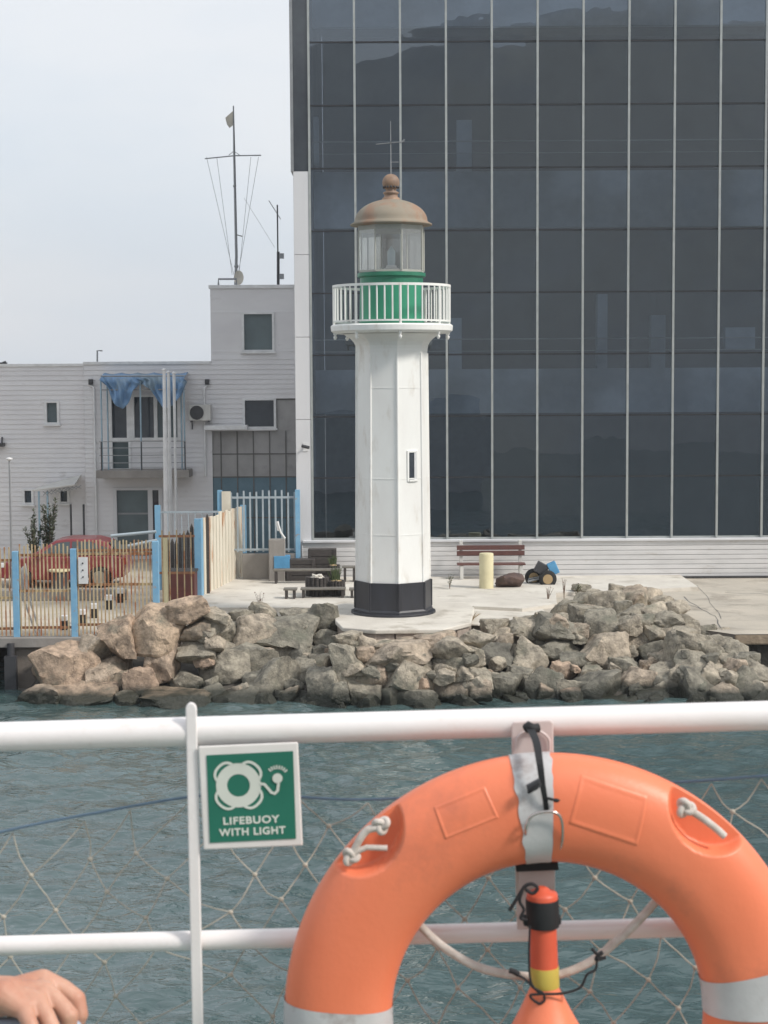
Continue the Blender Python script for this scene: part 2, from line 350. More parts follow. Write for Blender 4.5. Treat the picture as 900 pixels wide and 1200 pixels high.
b = MB(); b.box(XR2 - .02, 400, 40.62, 40.9, -2, QZ - .2); struct(b.build('undercut_wall', 'rubble'))
b = MB(); b.box(XR2, 400, 40.31, 40.9, QZ - .26, QZ - .004); struct(b.build('apron_edge', 'broken_edge', bevel=.04))
b = MB(); b.box(-200, XM, 40.30, 40.60, QZ - .22, QZ + .02); struct(b.build('quay_edge_beam', 'concrete_grey', bevel=.02))
b = MB(); b.tube([(XL - .02, 40.25, -1), (XL - .02, 40.25, QZ - .1)], .09, 12); b.box(XL - .16, XL + .12, 40.13, 40.3, -.5, QZ - .4)
tag(b.build('fender_pile', 'dark_metal'), 'dark fender pile on the corner of the concrete quay wall', 'fender pile')

# raised pale slab yard
s0 = G(236, 712, QZ + .10); s1 = G(392, 712, QZ + .10)
b = MB(); zt = QZ + .10
poly = [(s0.x - .1, s0.y), (s1.x + .1, s1.y), (1.9, 45.0), (3.6, 44.3), (4.6, 45.2), (4.8, 47.5), (9, 48.6), (9, 51.55), (-5.0, 51.55), (-6.0, 46.6)]
n = len(poly)
b.add([V(x, y, zt) for x, y in poly] + [V(x, y, QZ + .001) for x, y in poly], [tuple(range(n))] + [(i, (i + 1) % n, (i + 1) % n + n, i + n) for i in range(n)])
struct(b.build('concrete_slab', 'concrete_pale'))
SZ = zt
# pale broken patch right of the lighthouse pad
pp = [G(x, y, QZ + .02) for x, y in ((515, 730), (560, 732), (612, 729), (640, 718), (625, 702), (590, 694), (530, 700))]
b = MB(); n = len(pp); b.add(pp + [V(p.x, p.y, QZ - .01) for p in pp], [tuple(range(n))] + [(i, (i + 1) % n, (i + 1) % n + n, i + n) for i in range(n)])
struct(b.build('concrete_patch', 'concrete_pale'))
# cracks on the apron at the right
b = MB()
def crack(pts, w):
    q = []
    for (x, y), (x2, y2) in zip(pts[:-1], pts[1:]):
        for k in range(4): q.append((x + (x2 - x) * k / 4 + random.uniform(-2, 2), y + (y2 - y) * k / 4 + random.uniform(-1.2, 1.2)))
    q.append(pts[-1]); g = [G(x, y, QZ + .004) for x, y in q]
    for a, c in zip(g[:-1], g[1:]):
        d = (c - a).normalized(); nrm = V(-d.y, d.x, 0) * w * random.uniform(.5, 1.3)
        b.add([a - nrm, c - nrm, c + nrm, a + nrm], [(0, 1, 2, 3)])
crack([(700, 684), (745, 690), (800, 684)], .009); crack([(803, 700), (818, 712), (838, 722), (846, 738)], .014); crack([(815, 686), (830, 700), (845, 725)], .009)
crack([(790, 702), (820, 712), (842, 716)], .013); crack([(850, 694), (900, 697)], .012)
struct(b.build('ground_cracks', 'bar_grey'))
b = MB()
for yy_ in (697, 708, 722, 737): crack([(835 + (yy_ - 700) * .4, yy_), (1100, yy_ + 2)], .012)
crack([(560, 700), (640, 697), (700, 699)], .01); crack([(420, 700), (560, 699)], .008)
struct(b.build('slab_joints', 'concrete_grey'))
# rubble core under the boulders
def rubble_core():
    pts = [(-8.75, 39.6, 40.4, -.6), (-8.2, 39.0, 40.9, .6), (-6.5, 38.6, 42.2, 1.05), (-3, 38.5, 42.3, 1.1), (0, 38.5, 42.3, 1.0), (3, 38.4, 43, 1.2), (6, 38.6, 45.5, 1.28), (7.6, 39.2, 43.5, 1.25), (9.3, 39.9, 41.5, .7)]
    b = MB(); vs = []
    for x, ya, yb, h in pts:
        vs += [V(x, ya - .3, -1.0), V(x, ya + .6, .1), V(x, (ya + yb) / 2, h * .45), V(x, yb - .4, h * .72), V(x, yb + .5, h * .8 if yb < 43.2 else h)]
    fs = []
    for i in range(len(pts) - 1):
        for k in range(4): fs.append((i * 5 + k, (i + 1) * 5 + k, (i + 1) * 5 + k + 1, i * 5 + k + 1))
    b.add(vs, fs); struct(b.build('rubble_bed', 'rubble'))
rubble_core()

# hills and far shore behind the photographer (seen only mirrored in the glass)
b = MB(); nx, ny = 90, 16; vs = []
for j in range(ny):
    for i in range(nx):
        x = -420 + 840 * i / (nx - 1); y = -75 - 7 * j; t = j / (ny - 1)
        h = 56 * math.sin(min(1, t * 1.3) * math.pi / 2) * (0.95 + .30 * noise.noise(V(x / 110, y / 130, 3))) + 6 * noise.noise(V(x / 30, y / 30, 0)) * t
        vs.append(V(x, y, max(h, -1) if j else -1))
b.add(vs, [(j * nx + i, j * nx + i + 1, (j + 1) * nx + i + 1, (j + 1) * nx + i) for j in range(ny - 1) for i in range(nx - 1)], True)
struct(b.build('hills', 'hill'))

# ------------------------------------------------------------------ glass office block
YF = 51.7
def fx(px, py=440, Y=YF): return P(px, py, Y).x
def fz(py, px=629, Y=YF): return P(px, py, Y).z
gb = thing('glass_building', (fx(629), YF, QZ), 'tall office block with dark glass curtain wall and pale mullions behind the lighthouse', 'building')
Z0 = fz(630); DZ = (fz(48) - Z0) / 8; XS = [fx(629.5 + 52.9 * k) for k in range(-5, 14)]; NR = 11
ZT = Z0 + NR * DZ
# panes
proto_rest = MB()
for i in range(len(XS) - 1):
    for j in range(NR):
        a, c = XS[i] + .03, XS[i + 1] - .03; z0, z1 = Z0 + j * DZ + .02, Z0 + (j + 1) * DZ - .02
        t1 = random.gauss(0, .0045); t2 = random.gauss(0, .0045); yy = YF + .03
        w = (c - a) / 2; h = (z1 - z0) / 2
        q = [V(a, yy - t1 * w - t2 * h, z0), V(c, yy + t1 * w - t2 * h, z0), V(c, yy + t1 * w + t2 * h, z1), V(a, yy - t1 * w + t2 * h, z1)]
        if i < 11 and j < 9: m_ = MB(); m_.add(q, [(0, 1, 2, 3)]); m_.build('glass_pane', 'curtain_glass', gb)
        else: proto_rest.add(q, [(0, 1, 2, 3)])
proto_rest.build('glass_pane', 'curtain_glass', gb)['kind'] = 'stuff'
for i, x in enumerate(XS):
    m_ = MB(); m_.box(x - .032, x + .032, YF - .06, YF + .1, Z0 - .02, ZT); m_.build('mullion', 'mullion', gb)
    m_ = None
for j in range(NR + 1):
    m_ = MB(); z = Z0 + j * DZ
    for a, c in zip(XS[:-1], XS[1:]): m_.box(a + .034, c - .034, YF + .005, YF + .09, z - .026, z + .026)
    m_.build('transom', 'mullion' if j in (0,) else 'joint', gb)
# structure inside
x0, x1 = XS[0] + .1, XS[-1]
m_ = MB(); m_.box(x0, x1, YF + 9, YF + 9.3, QZ, ZT); m_.box(x0, x1, YF + .2, YF + 9, QZ + .05, QZ + .35); m_.box(x0, x1, YF + .2, YF + 9, ZT - .3, ZT - .02); m_.box(x1 + .02, x1 + .4, YF, YF + 9.3, QZ, ZT); m_.box(XS[0] + .03, XS[0] + .09, YF + .12, YF + 9, QZ, ZT); m_.build('interior_wall', 'interior', gb)
for ya, yb in ((432, 484), (200, 266), (-33, 30)):
    m_ = MB(); m_.box(x0, x1, YF + .55, YF + .8, fz(yb, Y=YF + .5), fz(ya, Y=YF + .5)); m_.build('spandrel', 'interior_pale', gb)
    m_ = MB(); m_.box(x0, x1, YF + .8, YF + 9, fz(ya, Y=YF + .5) - .25, fz(ya, Y=YF + .5) - .02); m_.build('floor_slab', 'interior', gb)
    for dy, r_ in ((35, .022), (21, .012)):
        z = fz(ya - dy, Y=YF + .7); m_ = MB(); m_.tube([(x0, YF + .7, z), (x1, YF + .7, z)], r_, 6); m_.build('inner_handrail', 'lantern_frame', gb)
for (a, c, t, bt) in ((535, 553, 140, 200), (763, 780, 370, 432), (850, 885, 385, 410), (363, 373, 135, 190), (526, 541, 372, 432), (700, 712, 345, 432)):  # short pale blocks behind the glass, added to imitate posts mirrored in it
    m_ = MB(); m_.box(fx(a, t, YF + 1), fx(c, t, YF + 1), YF + 1, YF + 1.4, fz(bt, Y=YF + 1), fz(t, Y=YF + 1)); m_.build('reflection_block', 'interior_pale', gb)
# corner column, dark glazed corner above, plinth
xa, xb = fx(346, 440), XS[0] - .035
zc = fz(201, 350)
for j in range(4):
    z0 = QZ if j == 0 else fz(490 - (j - 1) * 96.5) + .005; z1 = fz(490 - j * 96.5) if j < 3 else zc
    m_ = MB(); m_.box(xa, xb, YF - .05, YF + 9.3, z0, z1 - .006); m_.build('corner_column', 'column_white', gb, bevel=.01)
m_ = MB(); m_.box(xa + .02, xb, YF - .02, YF + 9.3, zc + .01, ZT); m_.build('corner_glazing', 'window_dark', gb)
m_ = MB(); m_.box(xa - .07, xa + .018, YF - .07, YF + 9.3, zc, ZT); m_.build('corner_trim', 'grey_metal', gb)
def siding(x0, x1, z0, z1, Y, openings=(), pitch=.165, depth=.02):
    b = MB(); zs = set([z0, z1]); z = z0
    while z < z1: zs.add(z); z += pitch
    for o in openings: zs.add(max(z0, o[2])); zs.add(min(z1, o[3]))
    zs = sorted(zs)
    for za, zb in zip(zs[:-1], zs[1:]):
        if zb - za < .004: continue
        iv = [(x0, x1)]
        for (a, c, oz0, oz1) in openings:
            if oz0 < (za + zb) / 2 < oz1:
                new = []
                for (p, q) in iv:
                    if c <= p or a >= q: new.append((p, q)); continue
                    if a > p: new.append((p, a))
                    if c < q: new.append((c, q))
                iv = new
        fr0 = ((za - z0) % pitch) / pitch; fr1 = fr0 + (zb - za) / pitch
        ya = Y - depth * (1 - fr0); yb = Y - depth * max(0, 1 - fr1)
        for (p, q) in iv:
            b.add([V(p, ya, za), V(q, ya, za), V(q, yb, zb), V(p, yb, zb), V(p, Y, za), V(q, Y, za)], [(0, 1, 2, 3), (4, 5, 1, 0)])
    return b
m_ = MB(); m_.box(fx(353), XS[-1], YF - .09, YF - .05, QZ, Z0 - .1)
nb_ = 8; hh_ = (Z0 - .1 - QZ) / nb_
for q in range(nb_): m_.box(fx(353) + .002, XS[-1], YF - .15, YF - .088, QZ + q * hh_ + .007, QZ + (q + 1) * hh_ - .005)
m_.build('plinth', 'siding_white', gb, bevel=.008)
m_ = MB(); m_.box(fx(353), XS[-1], YF - .22, YF + .02, Z0 - .1, Z0 - .03); m_.box(fx(353) - .03, fx(353), YF - .18, YF, QZ, Z0 - .1); m_.build('plinth_cap', 'column_white', gb, bevel=.01)
m_ = MB(); m_.box(fx(500), XS[-1], YF - .24, YF - .17, QZ + .03, QZ + .07); m_.build('base_pipe', 'dark_metal', gb)
# security camera on the corner column
q = P(358, 523, YF - .05)
cm = thing('security_camera', q, 'small dark and white security camera on the pale corner column', 'security camera')
m_ = MB(); m_.bar(q, q + V(0, -.2, .02), .04); m_.tube([q + V(-.1, -.2, .02), q + V(.12, -.26, -.03)], .05, 12); m_.build('housing', 'dark_metal', cm)
m_ = MB(); m_.box(q.x - .08, q.x + .08, q.y - .02, q.y, q.z - .15, q.z + .12); m_.build('mount', 'trim_white', cm)

# ------------------------------------------------------------------ white panelled office building
YW = 58.0
wb = thing('harbour_office', (P(180, 600, YW).x, YW, QZ), 'low white office building with horizontal siding, balcony and square tower end', 'building')
def rect(x0, y0, x1, y1, Y=YW):
    a = P((x0 + x1) / 2, y0, Y); c = P((x0 + x1) / 2, y1, Y)
    return P(x0, (y0 + y1) / 2, Y).x, P(x1, (y0 + y1) / 2, Y).x, c.z, a.z
WIN = [('tower', 284, 366, 321, 412, 'shutter'), ('tower', 285, 467, 323, 502, 'window_dark'), ('left', 53, 470, 69, 497, 'window_grey'),
       ('left', 27, 573, 39, 591, 'window_dark'), ('left', 69, 573, 81, 590, 'window_dark')]
xl, xm, xt, xr = P(-260, 500, YW).x, P(99, 500, YW).x, P(247.5, 430, YW).x, P(352, 400, YW).x
zl, zm, ztw = P(60, 429.5, YW).z, P(170, 427, YW).z, P(300, 338, YW).z
door = rect(134, 571, 190, 660); door = (door[0], door[1], QZ, door[3])
garage = rect(240, 505, 350, 660); garage = (garage[0], xr, QZ, garage[3])
side_grey = rect(323, 467, 352, 510); side_grey = (side_grey[0], xr, garage[3] - .01, side_grey[3])
balcw = rect(128, 462, 211, 516); bald = rect(130, 516, 153, 551)
ops_m = [door, balcw, bald]; ops_t = [rect(*w[1:5]) for w in WIN if w[0] == 'tower'] + [garage, side_grey]
ops_l = [rect(*w[1:5], Y=YW + .35) for w in WIN if w[0] == 'left']
siding(xl, xm, QZ, zl, YW + .35, ops_l).build('wall', 'siding', wb)
siding(xm, xt, QZ, zm, YW, ops_m).build('wall', 'siding', wb)
siding(xt, xr, QZ, ztw, YW, ops_t).build('wall', 'siding', wb)
m_ = MB(); m_.box(xl, xr, YW + 8, YW + 8.2, QZ, zl); m_.box(xt, xt + .02, YW + .01, YW + 6, zl, ztw); m_.box(xr - .02, xr, YW + .01, YW + 8, QZ, ztw); m_.box(xt, xr, YW + 5.98, YW + 6.0, zl, ztw); m_.box(xm - .002, xm + .01, YW - .02, YW + .36, QZ, zm); m_.box(xl, xl + .02, YW + .36, YW + 8, QZ, zl); m_.build('wall', 'siding', wb)
m_ = MB(); m_.box(xl - .1, xm - .01, YW + .3, YW + 8, zl, zl + .10); m_.box(xm, xt - .01, YW - .05, YW + 8, zm, zm + .10); m_.box(xt - .05, xr, YW - .06, YW + 6.1, ztw, ztw + .12); m_.build('roof', 'trim_white', wb, bevel=.01)
# dark void behind the openings
m_ = MB(); m_.box(xl + .1, xr - .1, YW + .5, YW + .55, QZ + .02, zl - .1); m_.box(xt + .1, xr - .1, YW + .5, YW + .55, zl - .1, ztw - .1); m_.build('interior_wall', 'interior', wb)
def window(r, Y, pane='window_dark', fw=.06, parent=wb, nm='window', splits=(), depth=.16, frm='trim_white', sill=True):
    x0, x1, z0, z1 = r; b = MB()
    b.box(x0 - .02, x0 + fw, Y - .05, Y + depth, z0, z1); b.box(x1 - fw, x1 + .02, Y - .05, Y + depth, z0, z1)
    b.box(x0 + fw, x1 - fw, Y - .05, Y + depth, z0, z0 + fw); b.box(x0 + fw, x1 - fw, Y - .05, Y + depth, z1 - fw, z1)
    for s, w_ in splits: xx = x0 + (x1 - x0) * s; b.box(xx - w_ / 2, xx + w_ / 2, Y - .03, Y + depth, z0 + fw, z1 - fw)
    w = b.build(nm, frm, parent)
    if sill: m_ = MB(); m_.box(x0 - .06, x1 + .06, Y - .12, Y + .02, z0 - .06, z0 - .002); m_.build('sill', 'trim_white', w)
    m_ = MB(); m_.box(x0 + .01, x1 - .01, Y + .07, Y + .09, z0 + .01, z1 - .01); m_.build('pane', pane, w)
    return w
for w in WIN: window(rect(*w[1:5], Y=YW if w[0] == 'tower' else YW + .35), YW if w[0] == 'tower' else YW + .35, w[5])
bw = window(balcw, YW, 'window_dark', .09, splits=((.30, .26), (.655, .12)), sill=False)
m_ = MB(); m_.box(balcw[0] + (balcw[1] - balcw[0]) * .68, balcw[1] - .1, YW + .055, YW + .068, balcw[2] + .1, balcw[3] - .1); m_.build('curtain', 'window_grey', bw)
window(bald, YW, 'window_grey', .06, nm='balcony_door', sill=False)
dw = window(door, YW, 'shutter', .10, nm='door', splits=((.76, .16),), sill=False, frm='column_white')
m_ = MB(); zz = door[2] + (door[3] - door[2]) * .62; m_.box(door[0] + .1, door[0] + (door[1] - door[0]) * .70, YW + .04, YW + .069, zz, zz + .06); m_.box(door[0] + .1, door[1] - .1, YW + .03, YW + .05, door[2], door[2] + .5); m_.build('door_bar', 'grey_metal', dw)
m_ = MB(); m_.box(door[0] + (door[1] - door[0]) * .8, door[1] - .1, YW + .055, YW + .068, door[2] + .6, door[3] - .1); m_.build('side_pane', 'window_dark', dw)
# garage panels: grey corrugated above, teal glazing below
zsp = P(300, 559, YW).z
m_ = MB(); m_.box(garage[0], garage[1], YW + .06, YW + .1, zsp, garage[3]); m_.box(side_grey[0], side_grey[1], YW + .06, YW + .1, side_grey[2] + .012, side_grey[3]); gp = m_.build('garage_panel', 'grey_panel', wb)
m_ = MB()
for k in range(7):
    x = garage[0] + (garage[1] - garage[0]) * k / 6.0; x = min(x, garage[1] - .04); m_.box(x, x + .035, YW + .03, YW + .059, QZ, garage[3])
for z in (zsp, (zsp + garage[3]) / 2, (QZ + zsp) / 2): m_.box(garage[0], garage[1], YW + .035, YW + .058, z - .02, z + .02)
m_.box(side_grey[0], side_grey[0] + .04, YW + .03, YW + .059, side_grey[2] + .02, side_grey[3]); m_.box(side_grey[0], side_grey[1], YW + .035, YW + .058, side_grey[3] - .05, side_grey[3]); m_.build('panel_bars', 'bar_grey', gp)
m_ = MB(); m_.box(garage[0], garage[1], YW + .05, YW + .09, QZ, zsp - .001); m_.build('garage_glazing', 'teal_panel', wb)
cn = rect(241, 497, 291, 503.5); m_ = MB(); m_.box(cn[0], cn[1], YW - .5, YW - .025, cn[2], cn[3] - .03); m_.build('door_canopy', 'trim_white', wb, bevel=.02)
# balcony
bs = rect(113, 551, 222, 560, YW - 1.0)
m_ = MB(); m_.box(bs[0], bs[1], YW - 1.1, YW - .03, bs[2], bs[3]); blc = m_.build('balcony', 'concrete_grey', wb, bevel=.01)
for px in (119, 166, 217):
    x = P(px, 530, YW - 1).x; m_ = MB(); m_.box(x - .02, x + .02, YW - 1.06, YW - 1.02, bs[3], bs[3] + .95); m_.build('railing_post', 'dark_metal', blc)
m_ = MB()
for z in (.25, .5, .75, .96): m_.box(bs[0] + .12, bs[1] - .12, YW - 1.05, YW - 1.03, bs[3] + z - .012, bs[3] + z + .012)
m_.build('railing', 'grey_metal', blc)
# balcony awning with torn blue tarp
t0, t1 = P(118, 441, YW - 1), P(217, 441, YW - 1)
aw = thing('awning', (t0.x, YW - 1, bs[3]), 'torn blue tarpaulin awning drooping from a frame over the balcony', 'awning')
for px in (119, 124, 165, 211, 216):
    x = P(px, 500, YW - 1).x; m_ = MB(); m_.tube([(x, YW - .98 + (.4 if px in (124, 211) else 0), bs[3]), (x, YW - .98 + (.4 if px in (124, 211) else 0), t0.z - .1)], .028, 8); m_.build('pole', 'pale_blue', aw)
m_ = MB(); m_.tube([(t0.x, YW - .98, t0.z - .45), (t1.x, YW - .98, t0.z - .45)], .02, 8); m_.tube([(t0.x, YW - .98, t0.z), (t1.x, YW - .98, t0.z)], .025, 8); m_.build('cross_tube', 'grey_metal', aw)
m_ = MB(); nx, nz = 70, 16; vs = []
drop = [(0, .18), (.06, .35), (.12, .72), (.2, 1.02), (.26, 1.1), (.31, .9), (.37, .5), (.45, .28), (.52, .25), (.58, .45), (.66, .85), (.74, 1.08), (.78, 1.12), (.86, .98), (.93, .7), (1, .22)]
for i in range(nx + 1):
    t = i / nx
    for (ta, da), (tb, db) in zip(drop[:-1], drop[1:]):
        if ta <= t <= tb: D = da + (db - da) * (t - ta) / (tb - ta); break
    for j in range(nz + 1):
        s = j / nz; x = t0.x + (t1.x - t0.x) * t; fold = .10 * math.sin(t * 34 + s * 5) * s + .06 * math.sin(t * 71 - s * 9) + .05 * noise.noise(V(t * 9, s * 4, 2))
        top_y = YW - .1 - .92 * min(1, s * 3.5)
        vs.append(V(x + .05 * math.sin(s * 7 + t * 20) * s, top_y + fold, t0.z + .02 + .10 * (1 - min(1, s * 3.5)) - D * max(0, s - .15) * 1.15 - .05 * abs(math.sin(t * 16))))
m_.add(vs, [(i * (nz + 1) + j, (i + 1) * (nz + 1) + j, (i + 1) * (nz + 1) + j + 1, i * (nz + 1) + j + 1) for i in range(nx) for j in range(nz)], True)
tp = m_.build('tarp', 'tarp', aw); md = tp.modifiers.new('s', 'SOLIDIFY'); md.thickness = .006
# drainpipes
for (px, yb, lab) in ((111, 655, 'left'), (240, 560, 'right')):
    x = P(px, 500, YW - .08).x; zt_ = P(px, 452, YW).z; zb = QZ if px == 111 else P(px, 558, YW).z; sgn = 1 if px == 240 else -1
    m_ = MB(); m_.tube([(x, YW - .09, zb), (x, YW - .09, zt_ - .08), (x + .08 * sgn, YW - .09, zt_), (x + .15 * sgn, YW - .05, zt_ + .02)], .035, 10)
    dp = m_.build('drainpipe', 'trim_white', wb)
    m_ = MB(); m_.box(x + .10 * sgn - .07, x + .10 * sgn + .07, YW - .16, YW - .03, zt_ + .04, zt_ + .22); m_.build('hopper', 'dark_metal', dp)
# air conditioner
r_ = rect(221.5, 474, 247, 493, YW - .35)
ac = thing('air_conditioner', (r_[0], YW - .4, r_[2]), 'boxy off-white air conditioner with round dark fan on the office wall', 'air conditioner')
m_ = MB(); m_.box(r_[0], r_[1], YW - .42, YW - .08, r_[2], r_[3]); m_.build('casing', 'ac_white', ac, bevel=.02)
cx, cz = r_[0] + .27, (r_[2] + r_[3]) / 2; m_ = MB(); m_.lathe([(.02, 0), (.23, 0), (.235, .02)], (cx, YW - .43, cz), 28, M=Matrix.Rotation(R(90), 3, 'X')); m_.build('fan_grille', 'dark_metal', ac)
m_ = MB(); m_.box(r_[0] + .05, r_[0] + .09, YW - .45, YW - .03, r_[2] - .05, r_[2] - .004); m_.box(r_[1] - .1, r_[1] - .06, YW - .45, YW - .03, r_[2] - .05, r_[2] - .004); m_.box(r_[0] + .05, r_[0] + .08, YW - .06, YW - .03, r_[2] - .3, r_[2] - .05); m_.build('bracket', 'dark_metal', ac)
# lean-to canopy left
a0 = P(40, 577, YW - .9); 
lt = thing('lean_to_canopy', (a0.x, YW - .9, QZ), 'small tattered lean-to canopy on pale blue posts beside the low windows', 'canopy')
m_ = MB(); p1, p2 = P(38, 576, YW - 1.0), P(93, 566, YW - .1); m_.add([V(p1.x, YW - 1.0, p1.z), V(p2.x, YW - 1.0, p2.z - .03), V(p2.x, YW + .3, p2.z + .22), V(p1.x + .2, YW + .3, p1.z + .12)], [(0, 1, 2, 3)]); o = m_.build('roof', 'ac_white', lt); o.modifiers.new('s', 'SOLIDIFY').thickness = .04
m_ = MB()
for k in range(9):
    x = p1.x + .35 + k * .14; m_.tube([(x, YW - .98, p1.z + .0 + k * .02), (x + .16, YW - .98, p1.z - .14 + k * .03)], .012, 5); m_.tube([(x + .16, YW - .98, p1.z + .04 + k * .02), (x, YW - .98, p1.z - .14 + k * .03)], .012, 5)
m_.build('truss', 'grey_metal', lt)
for px in (46, 56):
    x = P(px, 600, YW - .95).x; m_ = MB(); m_.tube([(x, YW - .95, QZ), (x, YW - .95, p1.z)], .035, 8); m_.build('post', 'pale_blue', lt)
for px in (83, 98):
    x = P(px, 600, YW - 1.4).x; m_ = MB(); m_.tube([(x, YW - 1.4, QZ), (x, YW - 1.4, P(px, 591, YW - 1.4).z)], .035, 8)
    tag(m_.build('dark_post', 'dark_metal'), 'short dark post against the office wall, %s of the two' % ('left' if px == 83 else 'right'), 'post', 'dark posts by the office wall')
# roof masts
q = P(276, 336, YW + 1.5); T = P(273.5, 124, YW + 1.5)
ms = thing('signal_mast', q, 'tall thin signal mast with crossarm and guy lines on the tower roof', 'mast')
m_ = MB(); m_.tube([q - V(0, 0, .1), P(277, 300, YW + 1.5), P(274.5, 182, YW + 1.5), T], [.055, .05, .04, .022], 8); m_.box(q.x - .2, q.x + .2, q.y - .1, q.y + .1, q.z - .15, q.z - .02); m_.build('pole', 'grey_metal', ms)
yl, yr = P(240, 186, YW + 1.5), P(306, 182, YW + 1.5); c_ = P(274.5, 182.5, YW + 1.5)
m_ = MB(); m_.tube([yl, c_, yr], .022, 6); m_.tube([P(268, 182, YW + 1.5), P(274, 177, YW + 1.5), P(281, 182, YW + 1.5)], .012, 5); m_.build('crossarm', 'grey_metal', ms)
for (a, c) in ((242, 274), (254, 272), (294, 280), (303, 279)):
    m_ = MB(); m_.tube([P(a, 184, YW + 1.5), P(c, 322, YW + 1.5)], .007, 4); m_.build('guy_line', 'grey_metal', ms)
m_ = MB(); m_.tube([P(286, 232, YW + 1.5), P(322, 290, YW + 1.5)], .005, 4); m_.build('guy_line', 'grey_metal', ms)
m_ = MB(); m_.tube([P(277, 275, YW + 1.5), P(284, 277, YW + 1.5)], .02, 5); m_.sphere(P(277, 312, YW + 1.5), .08, 6); m_.sphere(P(275, 218, YW + 1.5), .06, 6); m_.build('fittings', 'grey_metal', ms)
fl = MB(); vs = []
fp = [(273, 130), (264, 138), (266, 146), (269, 150), (273, 147)]
pts = [P(x, y, YW + 1.5 + .05 * math.sin(i * 2)) for i, (x, y) in enumerate(fp)]; fl.add(pts, [(0, 1, 2, 3, 4)]); o = fl.build('tattered_flag', 'flag', None, loc=tuple(pts[0])); o.modifiers.new('s', 'SOLIDIFY').thickness = .01
tag(o, 'small tattered off-white flag flying near the top of the signal mast', 'flag')
q = P(280, 326, YW + 1.2); m_ = MB(); m_.lathe([(.01, 0), (.12, .02), (.20, .07), (.21, .08)], (q.x, q.y, q.z), 24, M=Matrix.Rotation(R(80), 3, 'X') @ Matrix.Diagonal((.8, 1.2, 1)), caps=False); m_.tube([q, q + V(0, .1, -.3)], .02, 6)
tag(m_.build('satellite_dish', 'flag', None, loc=tuple(q)), 'small off-white satellite dish at the foot of the signal mast', 'satellite dish')
m_ = MB(); m_.tube([P(256, 334, YW + .8), P(256, 327, YW + .8), P(277, 327, YW + .8), P(277, 334, YW + .8)], .035, 8); tag(m_.build('roof_handrail', 'grey_metal', None, loc=tuple(P(256, 336, YW + .8))), 'short grey pipe handrail on the tower roof beside the mast', 'handrail')
q = P(326, 337, YW + 1)
an = thing('antenna_mast', q, 'thin dark antenna mast with grey boxes on the tower roof', 'antenna')
m_ = MB(); m_.tube([q - V(0, 0, .1), P(325, 240, YW + 1)], .025, 6); m_.tube([q - V(0, 0, .1), P(326, 295, YW + 1)], .05, 8); m_.build('pole', 'dark_metal', an)
for y in (300, 324):
    p = P(330, y, YW + 1); m_ = MB(); m_.box(p.x - .08, p.x + .08, p.y - .05, p.y + .05, p.z - .09, p.z + .09); m_.build('antenna_box', 'grey_metal', an)
m_ = MB(); m_.tube([P(315, 235, YW + 1), P(329, 257, YW + 1)], .014, 5); m_.build('whip', 'grey_metal', an)
m_ = MB(); m_.tube([P(114, 426, YW + 1), P(114, 411, YW + 1), P(120, 411, YW + 1)], .03, 6); tag(m_.build('roof_pipe', 'grey_metal', None, loc=tuple(P(114, 427, YW + 1))), 'small hooked grey pipe above the roof left of the balcony', 'pipe')
q = P(3, 426, YW + .5); m_ = MB(); m_.box(q.x - .15, q.x + .12, q.y, q.y + .2, q.z - .08, q.z + .04); m_.tube([q, q + V(.12, 0, .05)], .05, 8); tag(m_.build('roof_floodlight', 'dark_metal', None, loc=tuple(q)), 'dark floodlight on the roof edge at the far left', 'floodlight')
q = P(2, 521, YW + .2); m_ = MB(); m_.box(q.x - .2, q.x + .1, q.y - .3, q.y + .1, q.z - .06, q.z + .06); m_.tube([q, q + V(0, .1, .25)], .03, 6); tag(m_.build('wall_floodlight', 'dark_metal', None, loc=tuple(q)), 'dark floodlight on the left wall of the office', 'floodlight')
# three flagpoles
for i, (px, y) in enumerate(((194, 434), (199, 437), (205.5, 438))):
    g = G(px, 655); YP = 54.5 + i * .3; a = P(px, y, YP); x = P(px, 540, YP).x
    fp_ = thing('flagpole', (x, YP, QZ), ['tall white flagpole by the balcony, left of the three', 'tall white flagpole by the balcony, middle of the three', 'slim white flagpole by the balcony, right of the three'][i], 'flagpole', 'white flagpoles in front of the office')
    m_ = MB(); m_.lathe([(.085 - .02 * i, QZ), (.08 - .02 * i, QZ + 3), (.05, a.z)], (x, YP, 0), 16); m_.build('pole', 'trim_white', fp_)
    m_ = MB(); m_.lathe([(.075, a.z), (.08, a.z + .03), (.02, a.z + .07)], (x, YP, 0), 12); m_.build('cap', 'trim_white', fp_)
# thin lamp post far left
lp = thing('lamp_post', (P(13, 640, 50).x, 50, QZ), 'thin grey post with a small white head in front of the office at far left', 'lamp post')
x = P(12, 590, 50).x; zt_ = P(12, 540, 50).z
m_ = MB(); m_.lathe([(.035, QZ), (.022, zt_)], (x, 50, 0), 10); m_.build('pole', 'grey_metal', lp)
m_ = MB(); m_.lathe([(.03, zt_), (.10, zt_ + .04), (.10, zt_ + .08), (.02, zt_ + .1)], (x, 50, 0), 12); m_.build('lamp_head', 'trim_white', lp)

